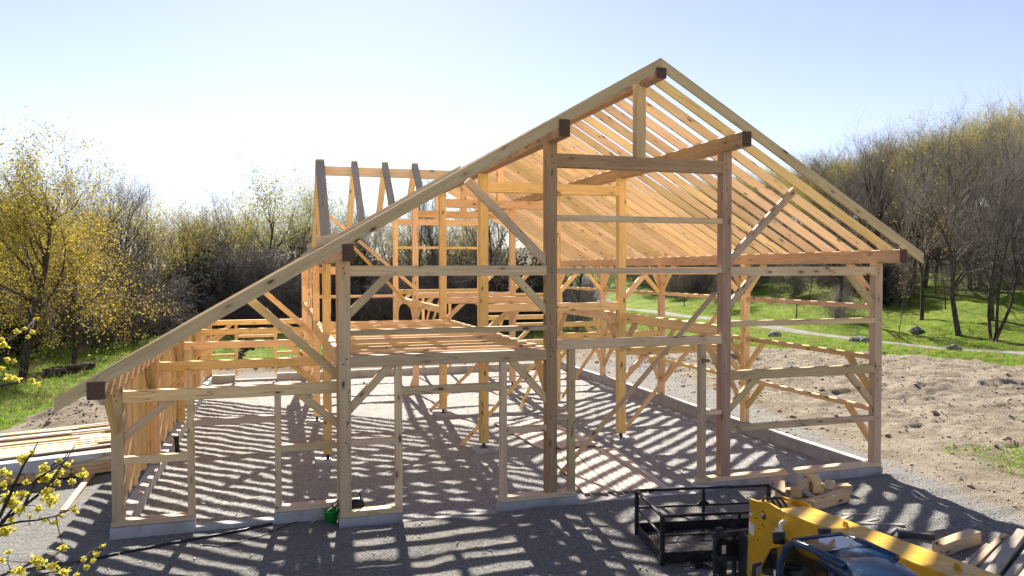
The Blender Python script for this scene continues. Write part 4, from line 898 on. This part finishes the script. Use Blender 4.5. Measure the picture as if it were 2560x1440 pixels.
# grass blades on meadow and verge
rs = np.random.RandomState(8); pts = []
for lo, hi, n in (((-24, 6), (-3, 46), 15000), ((16, 8), (48, 62), 20000), ((-3, 23), (20, 46), 7000), ((15.8, -6), (22, 2.5), 1500)):
    p = rs.rand(n, 2)*(np.array(hi)-lo)+lo; pts.append(p)
pts = np.concatenate(pts); sdv = sdf(pts[:, 0], pts[:, 1]); rd = roadd(pts[:, 0], pts[:, 1])
near_patch = (vn(pts[:, 0]*.75+4, pts[:, 1]*.75+9) > .68) & (pts[:, 0] > 17.6) & (pts[:, 1] < 1.5) & (rs.rand(len(pts)) < .5)
keep = ((sdv+fbm(pts[:, 0]*.5, pts[:, 1]*.5, 3)*3.5 < -.1) & (rd > 2.0) | near_patch) & (vn(pts[:, 0]*.7, pts[:, 1]*.7) > .25)
pts = pts[keep]; z = terrain(pts[:, 0], pts[:, 1]); c = np.column_stack([pts, z-.02])
def blades(c, per, hmin, hmax, wid, lean, seed):
    rs = np.random.RandomState(seed); n = len(c)*per; b = np.repeat(c, per, 0)+np.column_stack([rs.normal(0, .10, n), rs.normal(0, .10, n), np.zeros(n)])
    a = rs.rand(n)*6.283; w = np.column_stack([np.cos(a), np.sin(a), np.zeros(n)])*(wid*(.6+.8*rs.rand(n)))[:, None]; h = hmin+(hmax-hmin)*rs.rand(n)
    tip = b+np.column_stack([rs.normal(0, lean, n)*h, rs.normal(0, lean, n)*h, h]); V = np.stack([b-w, b+w, tip], 1).reshape(-1, 3); return V, np.arange(n*3).reshape(n, 3)
V, Q = blades(c, 6, .05, .18, .016, .6, 1); o = obj('grass', npmesh('grass', V, Q, 'grass_blade')); tag(o, 'fresh green grass of the meadow and the verge', 'grass', None, 'stuff')
sel = c[rs.rand(len(c)) < .10]; V, Q = blades(sel, 7, .2, .6, .010, .55, 2); o = obj('dry_weeds', npmesh('dry_weeds', V, Q, 'drygrass')); tag(o, 'dry tan weed stems scattered through the grass', 'weeds', None, 'stuff')
# soil clods of the side yard
n = 12000; p = rs.rand(n, 2)*[34, 34]+[15.6, -7]; p = np.concatenate([p, np.column_stack([rs.normal(-3.2, .9, 900), rs.normal(13.5, 3, 900)]), np.column_stack([rs.uniform(0, 13, 900), rs.normal(22.6, .8, 900)])])
p = p[(sdf(p[:, 0], p[:, 1]) > .2) & ((p[:, 0] > 15.6) | (p[:, 0] < -1) | (p[:, 1] > 20.2))]
z = terrain(p[:, 0], p[:, 1]); ico = np.array([(0, 0, 1), (.89, 0, .45), (.28, .85, .45), (-.72, .53, .45), (-.72, -.53, .45), (.28, -.85, .45), (.72, .53, -.45), (-.28, .85, -.45), (-.89, 0, -.45), (-.28, -.85, -.45), (.72, -.53, -.45), (0, 0, -1)])
icf = np.array([(0, 1, 2), (0, 2, 3), (0, 3, 4), (0, 4, 5), (0, 5, 1), (1, 6, 2), (2, 7, 3), (3, 8, 4), (4, 9, 5), (5, 10, 1), (6, 7, 2), (7, 8, 3), (8, 9, 4), (9, 10, 5), (10, 6, 1), (11, 7, 6), (11, 8, 7), (11, 9, 8), (11, 10, 9), (11, 6, 10)])
k = len(p); sc = np.where(rs.rand(k) < .006, rs.uniform(.06, .12, k), np.clip(rs.lognormal(-4.0, .5, k), .010, .07))[:, None, None]; V = ico[None]*sc*(1+rs.normal(0, .28, (k, 12, 1)))*np.array([1.35, 1.1, .7])+np.column_stack([p, z+.2*sc[:, 0, 0]])[:, None, :]
Q = (icf[None]+(np.arange(k)*12)[:, None, None]).reshape(-1, 3); o = obj('soil_clods', npmesh('soil_clods', V.reshape(-1, 3), Q, 'clod', False)); tag(o, 'loose soil clods scattered over the bare dirt yard', 'soil', None, 'stuff')
n = 1100; cp = np.column_stack([rs.uniform(-3.5, 17, n), np.where(rs.rand(n) < .6, rs.uniform(-4.5, .4, n), rs.uniform(.9, 14, n))]); cp = cp[~((cp[:, 1] > -.1) & (cp[:, 1] < 1.0))]; n = len(cp)
inn = (cp[:, 0] > 0) & (cp[:, 0] < 14.7) & (cp[:, 1] > .9); cp = cp[inn | (cp[:, 1] < .2)]; inn = (cp[:, 1] > .9); n = len(cp)
cz = np.where(inn, -.275, terrain(cp[:, 0], cp[:, 1])+.012); a = rs.rand(n)*6.283; ln = rs.uniform(.012, .045, n); wd_ = rs.uniform(.005, .013, n); ca, sa = np.cos(a), np.sin(a)
cc = np.column_stack([cp, cz]); ax = np.column_stack([ca*ln, sa*ln, rs.normal(0, .004, n)]); ay = np.column_stack([-sa*wd_, ca*wd_, rs.normal(0, .003, n)]); up_ = np.array([[0, 0, .008]])
V = np.stack([cc-ax-ay, cc+ax-ay, cc+ax+ay, cc-ax+ay, cc-ax*.9-ay*.8+up_, cc+ax*.9-ay*.8+up_, cc+ax*.9+ay*.8+up_, cc-ax*.9+ay*.8+up_], 1).reshape(-1, 3)
Q = (np.array([(4, 5, 6, 7), (0, 1, 5, 4), (1, 2, 6, 5), (2, 3, 7, 6), (3, 0, 4, 7)])[None]+(np.arange(n)*8)[:, None, None]).reshape(-1, 4)
o = obj('wood_chips', npmesh('wood_chips', V, Q, 'weathered')); tag(o, 'small wood chips scattered over the gravel yard and floor', 'wood chips', None, 'stuff')
# field stones by the road and logs on the meadow
def stone(px, py, s, label, group=None):
    p = at_z(px, py, -.25); rs2 = np.random.RandomState(int(px)); V = []
    import bmesh
    bm = bmesh.new(); bmesh.ops.create_icosphere(bm, subdivisions=3, radius=1)
    for v in bm.verts:
        q = np.array(v.co); k = 1+.75*float(fbm(np.array([q[0]*1.3+px]), np.array([q[1]*1.3+q[2]]), 3)[0]); v.co = (q[0]*k*s*1.25, q[1]*k*s, q[2]*k*s*.65)
    me = bpy.data.meshes.new('boulder'); bm.to_mesh(me); bm.free(); me.materials.append(M['stone']); me.polygons.foreach_set('use_smooth', [True]*len(me.polygons))
    o = obj('boulder', me); o.location = (p.x, p.y, gz(p.x, p.y)+s*.25); tag(o, label, 'boulder', group)
stone(2140, 852, .42, 'low grey boulder on the verge behind the right corner post'); stone(2166, 854, .36, 'rounder dark boulder beside the low grey one on the verge'); stone(1935, 846, .4, 'small boulder on the grass between the right wall posts')
stone(2290, 835, .40, 'large grey boulder on the grass below the hillside wood'); stone(2385, 875, .32, 'pale boulder near the gravel road')
lg = random.Random(4)
for i in range(7):
    p = at_z(120+i*15, 938-i*2, -.2); p.z = gz(p.x, p.y)+.10+.12*(i % 2); a = lg.uniform(.1, .8)
    m = MB(); L = lg.uniform(.8, 1.6); d = Vector((math.cos(a), math.sin(a), .04)); r = lg.uniform(.09, .15); m.tube([p-d*L/2, p-d*L/6+Vector((0, 0, .03)), p+d*L/6, p+d*L/2], [r, r*.95, r*.9, r*.8], 9)
    tag(m.build('log', 'bark', None, True), 'dark log in the low pile on the left meadow', 'log', 'logs on the left meadow')
for i in range(6):
    p = at_y(590+i*6, 905-i*4, 26.5+i*.25); p.z = gz(p.x, p.y)+.12+.14*i; a = lg.uniform(-.4, 2.2)
    m = MB(); L = lg.uniform(1.0, 1.8); d = Vector((math.cos(a), math.sin(a), lg.uniform(-.3, .3))).normalized(); m.tube([p-d*L/2, p, p+d*L/2], [.09, .085, .07], 9)
    tag(m.build('log', 'bark', None, True), 'log in the brush heap seen through the rear doorway', 'log', 'logs behind the rear doorway')
# ------------------------------------------------------------------ flowering maple in the foreground, left
mp0 = at_d(-420, 1650, 5.2); mp0.z = gz(mp0.x, mp0.y)
mt = thing('maple_tree', 'flowering maple reaching yellow blossom twigs into the lower left corner', 'tree', tuple(mp0))
seg = []; bl_pts = []
lim = at_d(-260, 1500, 5.1); tp = [Vector((mp0.x, mp0.y, mp0.z-.2)), Vector((mp0.x+.03, mp0.y, mp0.z+1.0)), at_d(-400, 1560, 5.2), at_d(-380, 1250, 5.4), at_d(-360, 800, 5.6), at_d(-330, 300, 5.8)]
def chain(P, r0, r1):
    n = len(P)-1
    for i in range(n): seg.append((np.array(P[i]), np.array(P[i+1]), r0+(r1-r0)*i/n, r0+(r1-r0)*(i+1)/n, 2)); bl_pts.append(P[i+1]); bl_pts.append((P[i]+P[i+1])/2)
m = MB(); m.tube(tp, [.16, .14, .12, .10, .07, .03], 10); m.build('trunk', 'bark', mt, True)
br = [[(-395, 1500), (-200, 1420), (-60, 1345), (0, 1310), (60, 1265), (105, 1230), (140, 1185), (165, 1150), (187, 1115)], [(-200, 1420), (-90, 1370), (0, 1290), (30, 1225), (60, 1160), (82, 1130), (95, 1105)], [(-60, 1345), (0, 1316), (50, 1304), (95, 1300), (140, 1290), (190, 1265)], [(-395, 1520), (-180, 1475), (-40, 1455), (30, 1430), (85, 1405), (130, 1395), (165, 1368)], [(30, 1430), (110, 1422), (170, 1410), (215, 1395), (243, 1385), (258, 1362)], [(-380, 1250), (-200, 1080), (-60, 990), (0, 965), (50, 955), (95, 946)], [(-60, 990), (0, 905), (20, 870), (45, 830), (85, 800)], [(60, 1265), (90, 1200), (150, 1160), (172, 1130)], [(0, 1310), (60, 1240), (115, 1215), (180, 1205), (205, 1190)], [(-180, 1475), (-60, 1470), (40, 1452), (120, 1432), (165, 1425)]]
dz_ = random.Random(3)
for b_ in br:
    dep = dz_.uniform(4.9, 5.4); P = [at_d(x, y, dep+dz_.uniform(-.06, .06) if x > -150 else 5.25) for x, y in b_]; chain(P, .018 if b_[0][0] < -150 else .010, .003)
cl = [(59, 1146, 14), (81, 1130, 6), (109, 1172, 14), (109, 1195, 17), (148, 1152, 8), (165, 1162, 12), (148, 1182, 11), (205, 1187, 12), (180, 1204, 9), (5, 1180, 10), (20, 1185, 10), (20, 1248, 20), (30, 1258, 16), (118, 1230, 14), (125, 1250, 17), (57, 1237, 12), (97, 1272, 11), (185, 1275, 10), (50, 1275, 12), (17, 1322, 16), (10, 1330, 14), (140, 1305, 9), (65, 1205, 8), (37, 1201, 7), (8, 1212, 10), (145, 1207, 9), (160, 1370, 11), (257, 1365, 6), (242, 1387, 8), (91, 1402, 15), (100, 1408, 13), (131, 1415, 12), (45, 1428, 15), (162, 1430, 12), (231, 1403, 8), (215, 1418, 8), (210, 1398, 6), (8, 862, 11), (4, 848, 7), (42, 828, 7), (62, 822, 5), (81, 829, 7), (70, 842, 5), (91, 797, 5), (19, 899, 8), (33, 902, 6), (24, 944, 12), (40, 948, 10), (80, 952, 9), (92, 960, 7), (3, 922, 9), (75, 1290, 6), (112, 1300, 7), (155, 1290, 6), (30, 1300, 9), (190, 1438, 8), (20, 1380, 9), (5, 1400, 8)]
fv = []; fr = np.random.RandomState(6)
BP = [np.array(p) for p in bl_pts]
for x, y, s in cl:
    c = at_d(x, y, 5.1+fr.normal(0, .10)); cn = np.array(c); j = min(range(len(BP)), key=lambda i: np.linalg.norm(BP[i]-cn)); mid = (BP[j]+cn)/2+fr.normal(0, .015, 3)
    seg.append((BP[j], mid, .0035, .003, 3)); seg.append((mid, cn, .003, .0022, 3)); rad = s*5.1/F*.88
    for k in range(int(16+s*4)):
        q = cn+fr.normal(0, .50, 3)*rad*np.array([1, 1, .8]); a = fr.normal(0, 1, 3); a /= np.linalg.norm(a); b2 = np.cross(a, fr.normal(0, 1, 3)); b2 /= np.linalg.norm(b2); h = rad*fr.uniform(.20, .38)+.004
        fv += [q-a*h, q+b2*h*.7, q+a*h, q-b2*h*.7]
V, Q = seg_mesh('branches', seg, 5, 'bark'); obj('branches', npmesh('branches', V, Q, 'bark', True), mt, Matrix())
obj('blossom', npmesh('blossom', np.array(fv), np.arange(len(fv)).reshape(-1, 4), 'blossom'), mt, Matrix())
